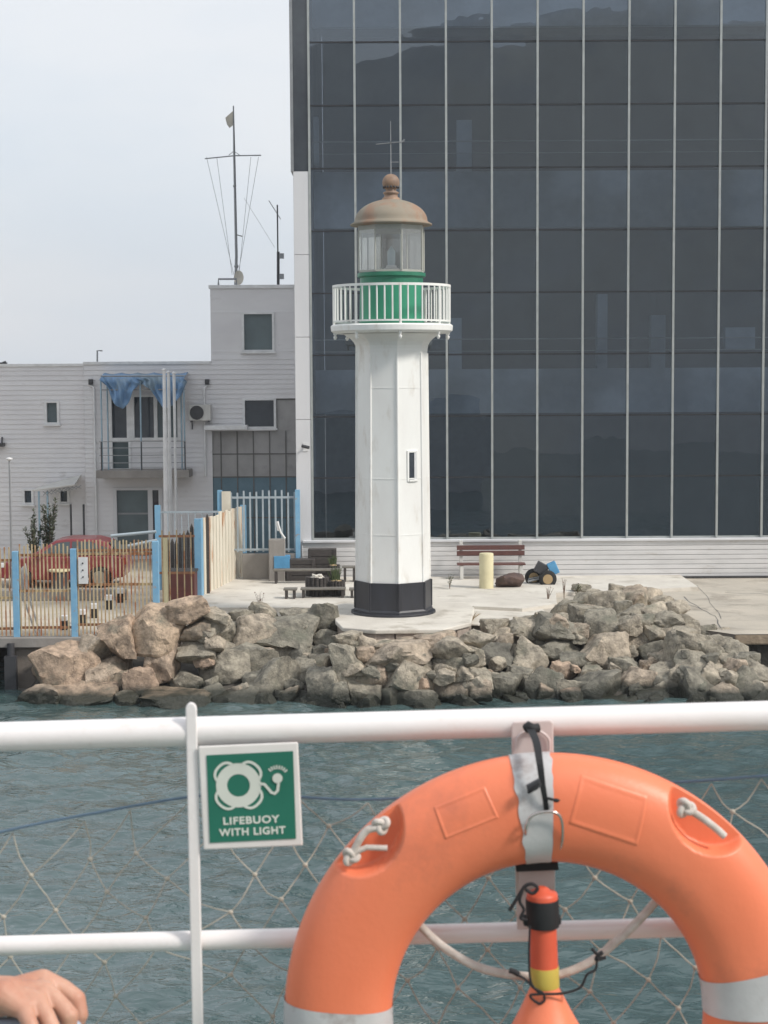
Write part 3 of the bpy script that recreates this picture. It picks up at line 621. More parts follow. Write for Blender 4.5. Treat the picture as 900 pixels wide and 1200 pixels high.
# ------------------------------------------------------------------ lighthouse
YL = 42.4; base = P(461, 718, YL); LX = base.x; LZ0 = QZ + .30
k = lambda y: P(461, y, YL).z
kz0 = k(718); off = LZ0 - kz0
def lz(y): return k(y) + off * max(0, (y - 400) / 318)
pxm = YL * 1.0035 / 2000
lh = thing('lighthouse', (LX, YL, LZ0), 'white octagonal lighthouse with black foot, green drum and copper dome', 'lighthouse')
c8 = (LX, YL, 0); A8 = R(8)
def rr(px): return px * pxm
zb_top = lz(680)
def octo(prof, name, m, ang=A8, parent=lh, n=8, bevel=.012, smooth=False, c=c8):
    b = MB(); b.lathe(prof, c, n, smooth=smooth, ang=ang); return b.build(name, m, parent, bevel=bevel)
octo([(rr(47.5), LZ0), (rr(47), LZ0 + .10), (rr(45.7), LZ0 + .14), (rr(45.5), zb_top)], 'base', 'black_paint')
octo([(rr(50), LZ0 - .001), (rr(50), LZ0 + .05), (rr(48), LZ0 + .055)], 'base_flange', 'black_paint', n=24, smooth=False)
octo([(rr(43.7), zb_top + .002), (rr(42.7), lz(560)), (rr(41.6), lz(420)), (rr(41.8), lz(412))], 'shaft', 'white_paint')
fl_prof = [(rr(42), lz(412) + .002)] + [(rr(42 + 14 * t ** 2.6), lz(412 - 20 * t)) for t in (0.15, .35, .55, .75, .9, 1)] + [(rr(60), lz(391.5))]
octo(fl_prof, 'flared_cornice', 'white_paint')
# corner pilasters as beads
for i in range(8):
    a = A8 + i * math.pi / 4; b = MB()
    def pt(r, z): return V(LX + r * math.sin(a), YL - r * math.cos(a), z)
    b.tube([pt(rr(43.7) - .01, zb_top + .003), pt(rr(42.7) - .01, lz(560)), pt(rr(41.6) - .01, lz(414))], .035, 8); b.build('corner_bead', 'white_paint', lh)
    if i % 1 == 0:
        b = MB(); b.tube([pt(rr(45.5) - .01, LZ0 + .14), pt(rr(45.5) - .01, zb_top - .01)], .035, 8); b.build('base_bead', 'black_paint', lh)
# plate seams
for y in (455, 560, 625):
    r_ = rr(41.6 + (y - 420) * 2.1 / 260) + .006; octo([(r_, lz(y)), (r_, lz(y) + .025)], 'plate_seam', 'white_paint', bevel=.003)
# window in the front right facet
fa = A8 + math.pi / 8; nrm = V(math.sin(fa), -math.cos(fa), 0); tg = V(math.cos(fa), math.sin(fa), 0)
ap = (rr(42.5)) * math.cos(math.pi / 8); zc_ = lz(545)
sh = .06
def lw_box(b, u0, u1, z0, z1, d0, d1):
    vs = [V(LX, YL, 0) + nrm * (ap + d) + tg * (u + sh) + V(0, 0, z) for u in (u0, u1) for d in (d0, d1) for z in (z0, z1)]
    b.add(vs, [(0, 1, 3, 2), (4, 6, 7, 5), (0, 4, 5, 1), (2, 3, 7, 6), (0, 2, 6, 4), (1, 5, 7, 3)])
b = MB(); w, h = .10, .33
lw_box(b, -w - .05, -w, zc_ - h - .05, zc_ + h + .05, -.05, .03); lw_box(b, w, w + .05, zc_ - h - .05, zc_ + h + .05, -.05, .03); lw_box(b, -w, w, zc_ + h, zc_ + h + .05, -.05, .03); lw_box(b, -w, w, zc_ - h - .05, zc_ - h, -.05, .045)
wn = b.build('window', 'white_paint', lh, bevel=.006)
b = MB(); lw_box(b, -w, w, zc_ - h, zc_ + h, -.02, .008); b.build('pane', 'window_dark', wn)
b = MB(); lw_box(b, w - .045, w, zc_ - h, zc_ + h, .009, .02); b.build('shutter', 'trim_white', wn)
# small fittings on the shaft
for (y, dx) in ():
    p = P(461 + dx, y, YL - 1); b = MB(); b.box(p.x - .03, p.x + .03, YL - rr(42), YL - rr(38), lz(y) - .012, lz(y) + .012); b.build('bracket', 'white_paint', lh)
# gallery
zg0, zg1 = lz(391), lz(382)
octo([(rr(66), zg0), (rr(70.5), zg0 + .06), (rr(71), zg1), (rr(69), zg1 + .03)], 'gallery_floor', 'white_paint', n=64, ang=0, bevel=.008, smooth=False)
zr0, zr1 = lz(377), lz(336); RG = rr(67.5)
gr = thing('railing', (LX, YL, zg1), None, None); gr.parent = lh; gr.location = (0, 0, zg1 - LZ0)
ring = [(LX + RG * math.sin(t), YL - RG * math.cos(t)) for t in [2 * math.pi * i / 72 for i in range(72)]]
b = MB()
for z, w in ((zr1, .05), (zr0, .035)):
    vs = []; 
    for x, y in ring:
        d = V(x - LX, y - YL, 0).normalized()
        for (i, j) in ((-1, -1), (1, -1), (1, 1), (-1, 1)): vs.append(V(x, y, z) + d * (i * w * .5) + V(0, 0, j * w * .6))
    fs = [(i * 4 + q, i * 4 + (q + 1) % 4, ((i + 1) % 72) * 4 + (q + 1) % 4, ((i + 1) % 72) * 4 + q) for i in range(72) for q in range(4)]
    b.add(vs, fs)
b.build('rail_hoop', 'white_paint', gr)
for i in range(48):
    a = 2 * math.pi * i / 48 + R(8); x, y = LX + RG * math.sin(a), YL - RG * math.cos(a); b = MB()
    post = i % 6 == 0
    w = .032 if post else .02
    b.tube([(x, y, zg1 + .02 if post else zr0), (x, y, zr1)], w, 8); b.build('baluster' if not post else 'post', 'white_paint', gr)
    if post:
        b = MB(); b.lathe([(.02, zg0 - .15), (.035, zg0 - .12), (.05, zg0 - .08), (.02, zg0 - .05), (.045, zg0 - .02), (.05, zg0 + .03)], (LX + (RG - .03) * math.sin(a), YL - (RG - .03) * math.cos(a), 0), 12); b.build('pendant', 'white_paint', lh)
# drum, lantern, roof
octo([(rr(37.5), zg1 + .02), (rr(36.5), lz(333))], 'drum', 'green_paint', n=48, ang=0, smooth=True, bevel=0)
octo([(rr(38), zg1 + .02), (rr(38.2), zg1 + .08)], 'drum_foot', 'green_dark', n=48, ang=0, bevel=0)
octo([(rr(36.6), lz(333)), (rr(36.6), lz(326)), (rr(39.5), lz(324.5)), (rr(39.5), lz(320.5)), (rr(37), lz(320))], 'drum_cornice', 'green_dark', n=48, ang=0, bevel=.005)
AL = R(17); rl = rr(39.5)
octo([(rl, lz(320) + .002), (rl, lz(317.5))], 'lantern_sill', 'lantern_frame', ang=AL); octo([(rl + .01, lz(271)), (rl + .01, lz(265.5))], 'lantern_head', 'lantern_frame', ang=AL)
for i in range(8):
    a = AL + i * math.pi / 4; a2 = a + math.pi / 4
    p = V(LX + rl * math.sin(a), YL - rl * math.cos(a), 0); p2 = V(LX + rl * math.sin(a2), YL - rl * math.cos(a2), 0)
    b = MB(); b.tube([p + V(0, 0, lz(318)), p + V(0, 0, lz(270))], .022, 6); b.build('glazing_bar', 'lantern_frame', lh)
    b = MB(); ins = (p2 - p) * .02; b.add([p + ins + V(0, 0, lz(317.5)), p2 - ins + V(0, 0, lz(317.5)), p2 - ins + V(0, 0, lz(271)), p + ins + V(0, 0, lz(271))], [(0, 1, 2, 3)]); b.build('lantern_pane', 'lantern_glass', lh)
dome = [(rr(36), lz(266)), (rr(47), lz(264.5)), (rr(47.5), lz(263)), (rr(43), lz(260.5))]
for t in np.linspace(0, 1, 12): dome.append((rr(41.5 * math.cos(t * R(78)) ** 1.08 + 0.5), lz(259 - 25 * math.sin(t * R(80)) / math.sin(R(80)))))
b = MB(); b.lathe(dome, c8, 64, ang=0); b.build('dome', 'copper', lh)
b = MB(); b.lathe([(rr(11), lz(236)), (rr(10), lz(232)), (rr(8), lz(231)), (rr(7.5), lz(228)), (rr(9), lz(227)), (rr(9), lz(225.5)), (rr(6), lz(224)), (rr(6), lz(220))], c8, 32); b.build('finial_neck', 'copper_ball', lh)
b = MB(); b.sphere((LX, YL, lz(214)), rr(10), 16); b.build('finial_ball', 'copper_ball', lh)
b = MB()
for i in range(14):
    a = 2 * math.pi * i / 14; b.sphere((LX + rr(8.6) * math.sin(a), YL - rr(8.6) * math.cos(a), lz(219.5)), .03, 5)
b.build('vent_holes', 'dark_metal', lh)
b = MB(); b.tube([(LX, YL, lz(205)), (LX, YL, lz(142))], [.018, .008], 6); b.tube([(LX - rr(17), YL, lz(169)), (LX + rr(16), YL, lz(166))], .012, 5); b.tube([(LX, YL, lz(190)), (LX + rr(9), YL, lz(190))], .009, 5)
b.tube([(LX + rr(11), YL, lz(168)), (LX + rr(16), YL, lz(163.5))], .02, 5); b.tube([(LX, YL + .4, lz(169)), (LX, YL - .4, lz(167))], .012, 5); b.build('lightning_rod', 'grey_metal', lh)
# lamp and pedestal inside the lantern
b = MB(); b.lathe([(.25, lz(319)), (.25, lz(316)), (.14, lz(314)), (.12, lz(311))], c8, 24); b.build('lamp_pedestal', 'trim_white', lh)
b = MB(); b.lathe([(.09, lz(311)), (.10, lz(305)), (.10, lz(295)), (.05, lz(291)), (.02, lz(289))], c8, 24); b.build('lens', 'lamp_glass', lh)
b = MB(); b.lathe([(.05, lz(311)), (.06, lz(299)), (.02, lz(296))], c8, 12); b.build('lamp', 'dark_metal', lh)
# plinth pad: concrete cap over coursed stone blocks
pad = thing('lighthouse_plinth', (LX, YL, QZ), 'low octagonal plinth of tan stone blocks with pale concrete top under the lighthouse', 'plinth')
pts = [G(x, y, LZ0) for x, y in ((393, 727), (401, 735), (440, 738), (520, 737), (552, 729), (556, 712))]
poly = [(p.x, p.y) for p in pts] + [(LX + 1.9, YL + 1.9), (LX - 1.2, YL + 1.9), (LX - 1.55, YL + 1.2)]
n = len(poly); b = MB()
b.add([V(x, y, LZ0 - .004) for x, y in poly] + [V(x, y, LZ0 - .11) for x, y in poly], [tuple(range(n)), tuple(range(2 * n - 1, n - 1, -1))] + [(i, (i + 1) % n, (i + 1) % n + n, i + n) for i in range(n)])
b.build('concrete_cap', 'concrete_pale', pad, bevel=.025)
for i in range(n):
    (xa_, ya_), (xb_, yb_) = poly[i], poly[(i + 1) % n]; d = V(xb_ - xa_, yb_ - ya_, 0); L_ = d.length; d.normalize(); nin = V(-d.y, d.x, 0)
    cen = V(LX, YL, 0)
    if (cen - V(xa_, ya_, 0)).dot(nin) < 0: nin = -nin
    u = 0
    while u < L_ - .02:
        w_ = min(random.uniform(.35, .75), L_ - u)
        for za, zb_ in ((.62, 1.02), (1.03, LZ0 - .115)):
            a = V(xa_, ya_, 0) + d * (u + .012) + nin * random.uniform(.04, .08); c = V(xa_, ya_, 0) + d * (u + w_ - .012) + nin * random.uniform(.04, .08)
            bb = MB(); vs = [a + V(0, 0, za), c + V(0, 0, za), c + V(0, 0, zb_), a + V(0, 0, zb_)]; vs += [v + nin * .4 for v in vs]
            bb.add(vs, [(0, 1, 2, 3), (4, 5, 6, 7), (0, 1, 5, 4), (1, 2, 6, 5), (2, 3, 7, 6), (3, 0, 4, 7)])
            bb.build('stone_block', 'masonry', pad, bevel=.025)
        u += w_
b = MB(); b.lathe([(1.25, .5), (1.25, LZ0 - .12)], (LX + .1, YL + .3, 0), 12); b.build('core', 'concrete_grey', pad)

# ------------------------------------------------------------------ boulders (cx, cy, w, h, tone) in photo pixels
ROCKS = [
 (78,782,98,66,.86),(52,810,60,26,.8),(128,792,62,54,.72),(95,812,88,28,.8),(165,803,46,46,.7),(210,820,84,28,.95),(191,770,44,62,.75),(187,738,76,58,.85),
 (138,748,48,52,.9),(224,714,54,34,.8),(228,741,40,26,.7),(247,738,42,30,.55),(270,742,44,32,.5),(296,738,60,38,.6),(335,742,72,52,.3),(378,724,42,38,.3),(348,722,40,20,.45),
 (232,762,56,42,.4),(262,785,62,58,.35),(300,775,60,46,.45),(318,802,72,54,.3),(218,796,42,24,.5),(247,810,36,24,.35),(270,765,40,24,.6),(290,758,38,26,.6),(278,818,60,28,.3),
 (355,770,44,32,.4),(407,772,44,52,.3),(387,806,56,50,.3),(376,778,34,28,.6),(436,762,44,34,.85),(440,790,40,42,.8),(470,761,84,38,.78),(425,812,40,34,.35),(352,790,36,40,.5),(330,765,30,24,.55),
 (478,790,62,48,.5),(510,745,52,22,.7),(530,756,62,36,.65),(487,817,64,30,.25),(534,802,50,38,.65),(527,776,44,32,.5),(572,771,62,38,.0),(496,776,28,24,.6),(455,815,32,28,.45),(560,742,44,26,.6),
 (592,748,48,32,.6),(585,807,64,40,.3),(546,820,36,24,.3),(620,775,44,44,.45),(634,805,54,50,.3),(609,790,32,26,.7),(651,738,66,38,.3),(652,764,58,34,.4),(660,786,34,28,1),(612,735,40,24,.5),
 (672,778,42,32,.35),(698,806,62,40,.3),(706,769,62,58,.72),(705,734,46,40,.45),(668,810,34,34,.5),(738,758,46,48,.7),(735,737,34,30,.4),(730,785,40,30,.4),(760,742,38,34,.45),(748,800,62,42,.85),
 (768,768,34,32,.35),(785,778,38,40,.75),(780,748,30,26,.6),(765,815,50,26,.9),(790,806,46,42,.35),(812,782,40,32,.4),(797,757,34,34,.65),(820,762,34,28,.5),(818,805,40,40,.3),
 (838,795,38,34,.55),(856,784,34,28,.45),(845,815,44,26,.7),(870,800,34,34,.35),(880,812,30,22,.3),(836,772,34,24,.55),(858,770,26,18,.5),(715,822,44,16,.3),(655,826,30,12,.7),
 (688,722,42,30,.5),(664,714,36,24,.45),(712,708,44,34,.6),(740,705,40,30,.65),(742,722,46,30,.55),(765,722,40,30,.55),(757,700,36,24,.6),(725,694,26,18,.6),(740,696,30,20,.6),(783,731,36,26,.5),(800,735,30,24,.5),(818,745,32,22,.5),(838,754,28,18,.6),(700,700,30,20,.5),(685,704,28,20,.5),(792,715,34,22,.55),(776,708,28,18,.55),(680,690,22,12,.5),
 (405,745,40,26,.5),(430,750,34,22,.7),(455,752,40,20,.75),(310,720,40,22,.5),(280,724,36,20,.55),(255,722,34,20,.6),(355,740,30,24,.5),(385,750,34,26,.45),(490,752,30,18,.7),(580,733,32,20,.55),(625,755,36,26,.5),(600,765,30,22,.6),(560,795,34,28,.5),(545,785,30,24,.45),
 (360,820,40,22,.3),(340,828,36,14,.6),(235,828,44,16,.4),(385,828,40,14,.75),(610,822,40,20,.35),(735,822,44,18,.4),(820,824,50,14,.4),(510,828,40,14,.3),(455,832,36,12,.35),(570,828,36,14,.6),(800,790,26,20,.6),(884,795,32,28,.4),(893,812,32,24,.45),(872,782,28,22,.5),(848,762,36,28,.5),(862,770,32,26,.4),(838,752,34,24,.6),(878,775,24,18,.4),(640,748,30,18,.5),(415,792,30,26,.4),(500,800,28,26,.6),(690,790,26,22,.5),(300,800,32,30,.4),(245,772,28,22,.7),(180,790,34,30,.6),(150,818,38,20,.5),(110,760,40,34,.7),(795,748,40,34,.5),(815,760,42,34,.55),(835,765,40,30,.45),(850,775,36,28,.6),(770,755,40,32,.5),(865,778,30,24,.4),(790,765,36,30,.6),(752,730,30,24,.5),(770,736,30,24,.6),(668,750,36,30,.4),(590,765,30,24,.5),(620,738,36,26,.6),(640,728,30,20,.5),(480,770,40,26,.5),(410,750,34,22,.6),(455,776,30,26,.5),(550,762,36,28,.6),(520,790,30,28,.5),(140,800,44,34,.75),(75,800,50,34,.8),
]
ICO = bmesh.new(); bmesh.ops.create_icosphere(ICO, subdivisions=4, radius=1); IV = np.array([v.co[:] for v in ICO.verts]); IF = [[v.index for v in f.verts] for f in ICO.faces]; ICO.free()
def rock_mesh(seed, dims, rough=1.0, name='boulder'):
    rng = np.random.default_rng(seed)
    npl = rng.integers(8, 13); nrm = rng.normal(size=(npl, 3)); nrm /= np.linalg.norm(nrm, axis=1)[:, None]
    h = rng.uniform(.58, .90, npl)
    nrm = np.vstack([nrm, np.eye(3), -np.eye(3)]); h = np.concatenate([h, rng.uniform(.85, 1.0, 6)])
    d = IV @ nrm.T; d = np.where(d > .05, d, .05); rad = h[None, :] / d
    kk = 40.0; r = -np.log(np.exp(-kk * np.minimum(rad, 3)).sum(1)) / kk
    pts = IV * r[:, None]; so = rng.random(3) * 50
    disp = np.array([noise.fractal(V(*(p * 1.6 + so)), .9, 2.1, 5) for p in pts])
    disp2 = np.array([abs(noise.noise(V(*(p * 3.4 + so[::-1])))) for p in pts])
    pts = pts * (1 + .10 * rough * disp - .11 * rough * (.3 - disp2))[:, None]
    mn, mxx = pts.min(0), pts.max(0); pts = (pts - (mn + mxx) / 2) / (mxx - mn) * np.array(dims)
    me = bpy.data.meshes.new(name); me.from_pydata(pts.tolist(), [], IF); me.polygons.foreach_set('use_smooth', [True] * len(IF)); me.set_sharp_from_angle(angle=R(32))
    return me
zone_list = []
rnd2 = random.Random(21)
for _ in range(100):
    cx_ = rnd2.uniform(235, 880); cy_ = rnd2.uniform(748 if cx_ < 640 else 712 + max(0, cx_ - 740) * .38, 822); w_ = rnd2.uniform(12, 27)
    ROCKS.append((cx_, cy_, w_, w_ * rnd2.uniform(.6, .9), rnd2.uniform(.2, .95), 1))
for i, rk_ in enumerate(ROCKS):
    cx, cy, w, h, tone = rk_[:5]
    if cy > 752: Yr = 38.35 + (830 - min(cy, 830)) / 78 * 3.0
    else:
        zc_r = QZ + .10; Yr = min(G(cx, cy + h * .2, zc_r).y, 48.5)
        if cx < 640: Yr = min(Yr, 41.9)
        Yr = max(Yr, 41.2)
    if 385 < cx < 566 and cy < 790: cy += 7
    if 385 < cx < 566 and cy > 740: Yr = 38.25 + (830 - min(cy, 830)) / 78 * .85
    if cx < 260: Yr = min(Yr, 39.9)
    if cx > 790 and cy > 752: Yr = min(Yr, 38.3 + (830 - min(cy, 830)) / 78 * 1.7)
    if cx > 770 and cy > 715 and len(rk_) == 5: w *= 1.2; h *= 1.3
    if len(rk_) > 5: Yr -= .28
    c = P(cx, cy, Yr); s = Yr / 2000 * (1.0 if w > 40 else 1.05)
    dims = (w * s, max(w, h) * s * random.uniform(.75, 1.0), h * s)
    if cy > 795: dims = (dims[0] * 1.05, dims[1], dims[2] * 1.35); c.z -= .14
    me = rock_mesh(100 + i, dims); me.materials.append(MATS['stone'])
    o = bpy.data.objects.new('boulder', me); col.objects.link(o); o.location = c; o.rotation_euler = (random.gauss(0, .12), random.gauss(0, .16), random.uniform(-.3, .3))
    o['tone'] = float(min(1, max(0, tone * (.85 if cx > 260 else 1) + random.uniform(-.12, .12))))
    row = 'waterline' if cy >= 802 else 'lower' if cy >= 778 else 'middle' if cy >= 755 else 'upper' if cy >= 728 else 'top'
    z_ = 'below the railing fence' if cx < 232 else 'below the wooden benches' if cx < 392 else 'before the lighthouse plinth' if cx < 552 else 'below the cream bollard' if cx < 668 else 'in the heap on the right' if cx < 776 else 'at the right tip'
    zone_list.append((row, z_, cx, cy, w, tone, o))
ORD = ['leftmost', 'second from the left', 'third from the left', 'fourth from the left', 'fifth from the left', 'sixth from the left', 'seventh from the left', 'eighth from the left', 'ninth from the left', 'tenth from the left', 'eleventh from the left', 'twelfth from the left', 'thirteenth from the left', 'fourteenth from the left', 'fifteenth from the left', 'sixteenth from the left', 'seventeenth from the left'] + [str(i) + 'th from the left' for i in range(18, 40)]
from collections import defaultdict
dd = defaultdict(list)
for t in zone_list: dd[(t[0], t[1])].append(t)
for (row, z_), lst in dd.items():
    lst.sort(key=lambda t: t[2])
    for q, t in enumerate(lst):
        size = 'large' if t[4] > 54 else 'small' if t[4] < 34 else 'mid-sized'
        colr = 'dark grey' if t[5] < .2 else 'grey-green' if t[5] < .42 else 'grey' if t[5] < .62 else 'tan' if t[5] < .78 else 'brown'
        tag(t[6], '%s %s boulder, %s in the %s row %s' % (size, colr, ORD[q].replace('from the', 'from'), row, z_), 'boulder', 'boulders along the quay')

# ------------------------------------------------------------------ fences
def vx(px, py, Y): return P(px, py, Y).x
YA = 40.5
def picket_fence(pxs, topY, name, label, postpx, py_top, rails, nb, barm, Y=YA, zb=QZ):
    x0, x1 = vx(pxs[0], 690, Y), vx(pxs[1], 690, Y)
    t = thing('railing_fence', (x0, Y, zb), label, 'fence', 'rusty harbour fences')
    for px in postpx:
        x = vx(px, 690, Y); b = MB(); b.box(x - .075, x + .075, Y - .075, Y + .075, zb, P(px, py_top, Y).z); b.build('post', 'blue_post', t, bevel=.01)
    for py, m_ in rails:
        z = P(100, py, Y).z; b = MB(); b.box(x0, x1, Y - .02, Y + .02, z - .03, z + .03); b.build('rail', m_, t)
    b = MB(); n_ = nb
    for i in range(n_):
        x = x0 + (x1 - x0) * (i + .5) / n_
        if any(abs(x - vx(px, 690, Y)) < .1 for px in postpx): continue
        lean = random.gauss(0, .006); b.bar((x, Y - .03, zb + .04), (x + lean, Y - .03, P(100, topY + random.uniform(-2, 2), Y).z), .031, .028)
    b.build('bars', barm, t)
    return t
picket_fence((-400, 19), 640, 'f', 'rusty cream bar fence with blue post at the far left of the quay', (-62, -150, -240, -330, 19), 646, ((656, 'rust'), (700, 'rusty_cream'), (736, 'rust')), 84, 'rusty_cream')
picket_fence((22, 87), 638, 'f', 'rusty cream bar fence between two blue posts with a white leaning board', (87,), 643, ((650, 'rust'), (692, 'rusty_cream'), (735, 'rust')), 14, 'rusty_cream')
picket_fence((90, 183), 634, 'f', 'rusty cream bar fence right of the second blue post with a white plate', (183,), 634, ((645, 'rust'), (649, 'rusty_cream'), (685, 'rusty_cream'), (732, 'rust')), 21, 'rusty_cream')
f4 = picket_fence((187, 229), 623, 'f', 'short bar fence section with orange rails in front of dark wood', (), 620, ((629, 'rust'), (672, 'rust')), 5, 'rusty_cream', Y=45.0)
b = MB(); x = vx(194, 660, 45); b.tube([(x, 45, QZ), (x, 45, P(194, 630, 45).z)], .07, 10); b.build('pipe_post', 'bollard_cream', f4)
b = MB(); b.tube([P(130, 628, 43), P(183, 623, 43)], .04, 8); b.tube([P(150, 640, 43), P(184, 633, 43)], .04, 8); b.tube([P(131, 626, 43), V(P(131, 626, 43).x, 43, QZ)], .02, 8); tag(b.build('barrier_rail', 'grey_bar', None, loc=tuple(G(160, 700))), 'white pipe barrier sloping behind the fence beside the red car', 'barrier')
# receding cream picket fence
ga, gb_ = G(233, 704), G(286, 677)
fc = thing('picket_fence', ga, 'cream and rust picket fence receding from a blue post to the gate', 'fence', 'rusty harbour fences')
d = gb_ - ga; N = 15; hts = P(233, 609, ga.y).z - QZ
for i in range(N + 1):
    p = ga + d * (i / N); z1 = QZ + hts * random.uniform(.97, 1.02)
    b = MB()
    if i in (0, N): b.box(p.x - .09, p.x + .09, p.y - .09, p.y + .09, QZ, z1 + .05); b.build('post', 'blue_post', fc)
    else:
        dn = d.normalized(); w_ = .28; b.bar(p + V(0, 0, .06), p + V(0, 0, z1 - QZ), .30, .03, up=V(1, 0, 0)) if 0 else b.add(
            [p + dn * s_ * .135 + V(o_, 0, zz) for s_ in (-1, 1) for o_ in (-.02, .02) for zz in (.05, z1 - QZ)], [(0, 1, 3, 2), (4, 6, 7, 5), (0, 4, 5, 1), (2, 3, 7, 6), (0, 2, 6, 4), (1, 5, 7, 3)])
        b.build('picket', 'blue_post' if i == 1 else ('rust' if i in (3,) else 'cream_picket'), fc)
for z in (.4, hts - .35):
    b = MB(); b.bar(ga + V(-.05, 0, z), gb_ + V(-.05, 0, z), .04, .06); b.build('rail', 'rust', fc)
# gate at the back over a low wall
YG = 51.2
xa, xb = vx(260, 610, YG), vx(349, 610, YG); zt_, zb_ = P(300, 576, YG).z, P(300, 648, YG).z
lw = MB(); lw.box(vx(284, 660, YG), xb + .02, YG - .1, YG + .15, QZ, zb_ - .02); tag(lw.build('low_wall', 'concrete_grey', bevel=.02), 'low grey concrete wall under the barred gate', 'wall')
gt = thing('barred_gate', (xa, YG, zb_), 'tall pale barred gate between blue posts beside the glass building', 'gate')
b = MB()
for i in range(12):
    x = xa + (xb - xa) * (i + .5) / 12; b.bar((x, YG, zb_ + .03), (x, YG, zt_ + random.uniform(-.05, .05)), .05)
b.build('bars', 'grey_bar', gt)
for y in (583, 644): b = MB(); z = P(300, y, YG).z; b.box(xa, xb, YG - .03, YG + .03, z - .03, z + .03); b.build('rail', 'grey_bar', gt)
for px in (258, 349):
    b = MB(); x = vx(px, 610, YG - .05); b.box(x - .07, x + .07, YG - .12, YG + .02, QZ, zt_ + .05); b.build('post', 'blue_post', gt)
b = MB(); x = vx(266, 600, YG - .1); b.box(x - .15, x + .12, YG - .16, YG - .13, P(266, 650, YG).z, zt_ + .02); b.build('sheet', 'cream_picket', gt)
# rear rail and brown container with stakes
YB = 49.5
rt = thing('rear_fence', (vx(187, 600, YB), YB, QZ), 'pale rail fence with blue post behind the dark timber stakes', 'fence', 'rusty harbour fences')
b = MB(); x = vx(185, 620, YB); b.box(x - .08, x + .08, YB - .05, YB + .05, QZ, P(185, 592, YB).z); b.build('post', 'blue_post', rt)
b = MB(); z = P(220, 600, YB).z; b.box(vx(187, 600, YB), vx(256, 600, YB), YB - .02, YB + .02, z - .03, z + .03); b.build('rail', 'grey_bar', rt)
b = MB()
for i in range(9): x = vx(189 + i * 8, 620, YB); b.bar((x, YB, QZ), (x, YB, z), .03)
b.build('bars', 'grey_bar', rt)
b = MB(); random.seed(11)
for i in range(11):
    px = 197 + i * 4.6; x = vx(px, 640, 47.8); w_ = .045; zt2 = P(px, 634 - i * 2.6 + random.uniform(-7, 5), 47.8).z
    b.add([V(x - w_, 47.8, QZ), V(x + w_, 47.8, QZ), V(x + w_, 47.8, zt2 - .12), V(x, 47.8, zt2), V(x - w_, 47.8, zt2 - .12)] + [V(x - w_, 47.9, QZ), V(x + w_, 47.9, QZ), V(x + w_, 47.9, zt2 - .12), V(x, 47.9, zt2), V(x - w_, 47.9, zt2 - .12)],
          [(0, 1, 2, 3, 4), (5, 6, 7, 8, 9)] + [(i_, (i_ + 1) % 5, (i_ + 1) % 5 + 5, i_ + 5) for i_ in range(5)])
tag(b.build('timber_palisade', 'wood_dark', None, loc=(vx(215, 640, 47.8), 47.8, QZ)), 'dark pointed timber stakes standing behind the rusty fence', 'palisade')
r_ = rect(196, 672, 228, 704, 46.2)
b = MB(); b.box(r_[0], r_[1], 46.2, 47.0, QZ, r_[3]); bx = b.build('storage_bin', 'brown_panel', None, loc=(r_[0], 46.2, QZ), bevel=.02); tag(bx, 'dark red-brown storage bin behind the bars by the picket fence', 'bin')
b = MB(); b.box(r_[0] - .03, r_[1] + .03, 46.17, 47.03, r_[3] + .002, r_[3] + .06); o = b.build('lid', 'wood_dark', bx)
# white leaning board and white plate, table, bollards behind the fence
b = MB(); b.bar(P(20, 655, 40.75), P(47, 742, 40.75), .05, .04); b.bar(P(14, 664, 40.72), P(42, 742, 40.72), .04, .04)
q = [P(23, 668, 40.8), P(30, 660, 40.8), P(35, 694, 40.8), P(22, 704, 40.8)]; b.add(q + [v + V(0, .03, 0) for v in q], [(0, 1, 2, 3), (4, 5, 6, 7), (0, 1, 5, 4), (1, 2, 6, 5), (2, 3, 7, 6), (3, 0, 4, 7)])
tag(b.build('leaning_ladder', 'trim_white', None, loc=tuple(P(30, 742, 40.75))), 'white board and struts leaning against the fence near its left blue post', 'board')
r_ = rect(92, 653, 103, 684, 40.42); b = MB(); b.box(r_[0], r_[1], 40.40, 40.43, r_[2], r_[3]); wp = b.build('meter_plate', 'trim_white', None, loc=(r_[0], 40.4, r_[2])); tag(wp, 'upright white plate fixed to the fence beside the middle blue post', 'plate')
b = MB()
for y in (660, 668, 676): b.sphere((r_[0] + .11, 40.39, P(97, y, 40.4).z), .02, 5)
b.build('bolts', 'dark_metal', wp)
q = G(70, 690); tb = thing('round_table', q, 'drum-shaped table with pale round top behind the fence near the car', 'table'); z1 = P(70, 667, q.y).z
b = MB(); b.lathe([(.26, QZ), (.24, z1 - .06)], (q.x, q.y, 0), 20); b.build('drum', 'dark_metal', tb); b = MB(); b.lathe([(.30, z1 - .06), (.31, z1 - .02), (.3, z1)], (q.x, q.y, 0), 24); b.build('table_top', 'bollard_cream', tb)
for i, (px, py) in enumerate(((142, 706), (127.5, 714), (110.5, 724), (96, 731), (75, 738))):
    q = G(px, py); s_ = q.y / 2000; t = thing('deck_bollard', q, 'short black bollard with white cap behind the fence, %s' % ['rightmost of five', 'second from the right', 'middle of five', 'second from the left', 'leftmost of five'][i], 'bollard', 'black and white bollards behind the fence')
    b = MB(); b.box(q.x - 4 * s_, q.x + 4 * s_, q.y - .09, q.y + .09, QZ, QZ + 11 * s_); b.build('body', 'rubber', t, bevel=.01)
    b = MB(); b.box(q.x - 4.5 * s_, q.x + 4.5 * s_, q.y - .1, q.y + .1, QZ + 11 * s_ + .002, QZ + 17 * s_); b.build('cap', 'trim_white', t, bevel=.01)
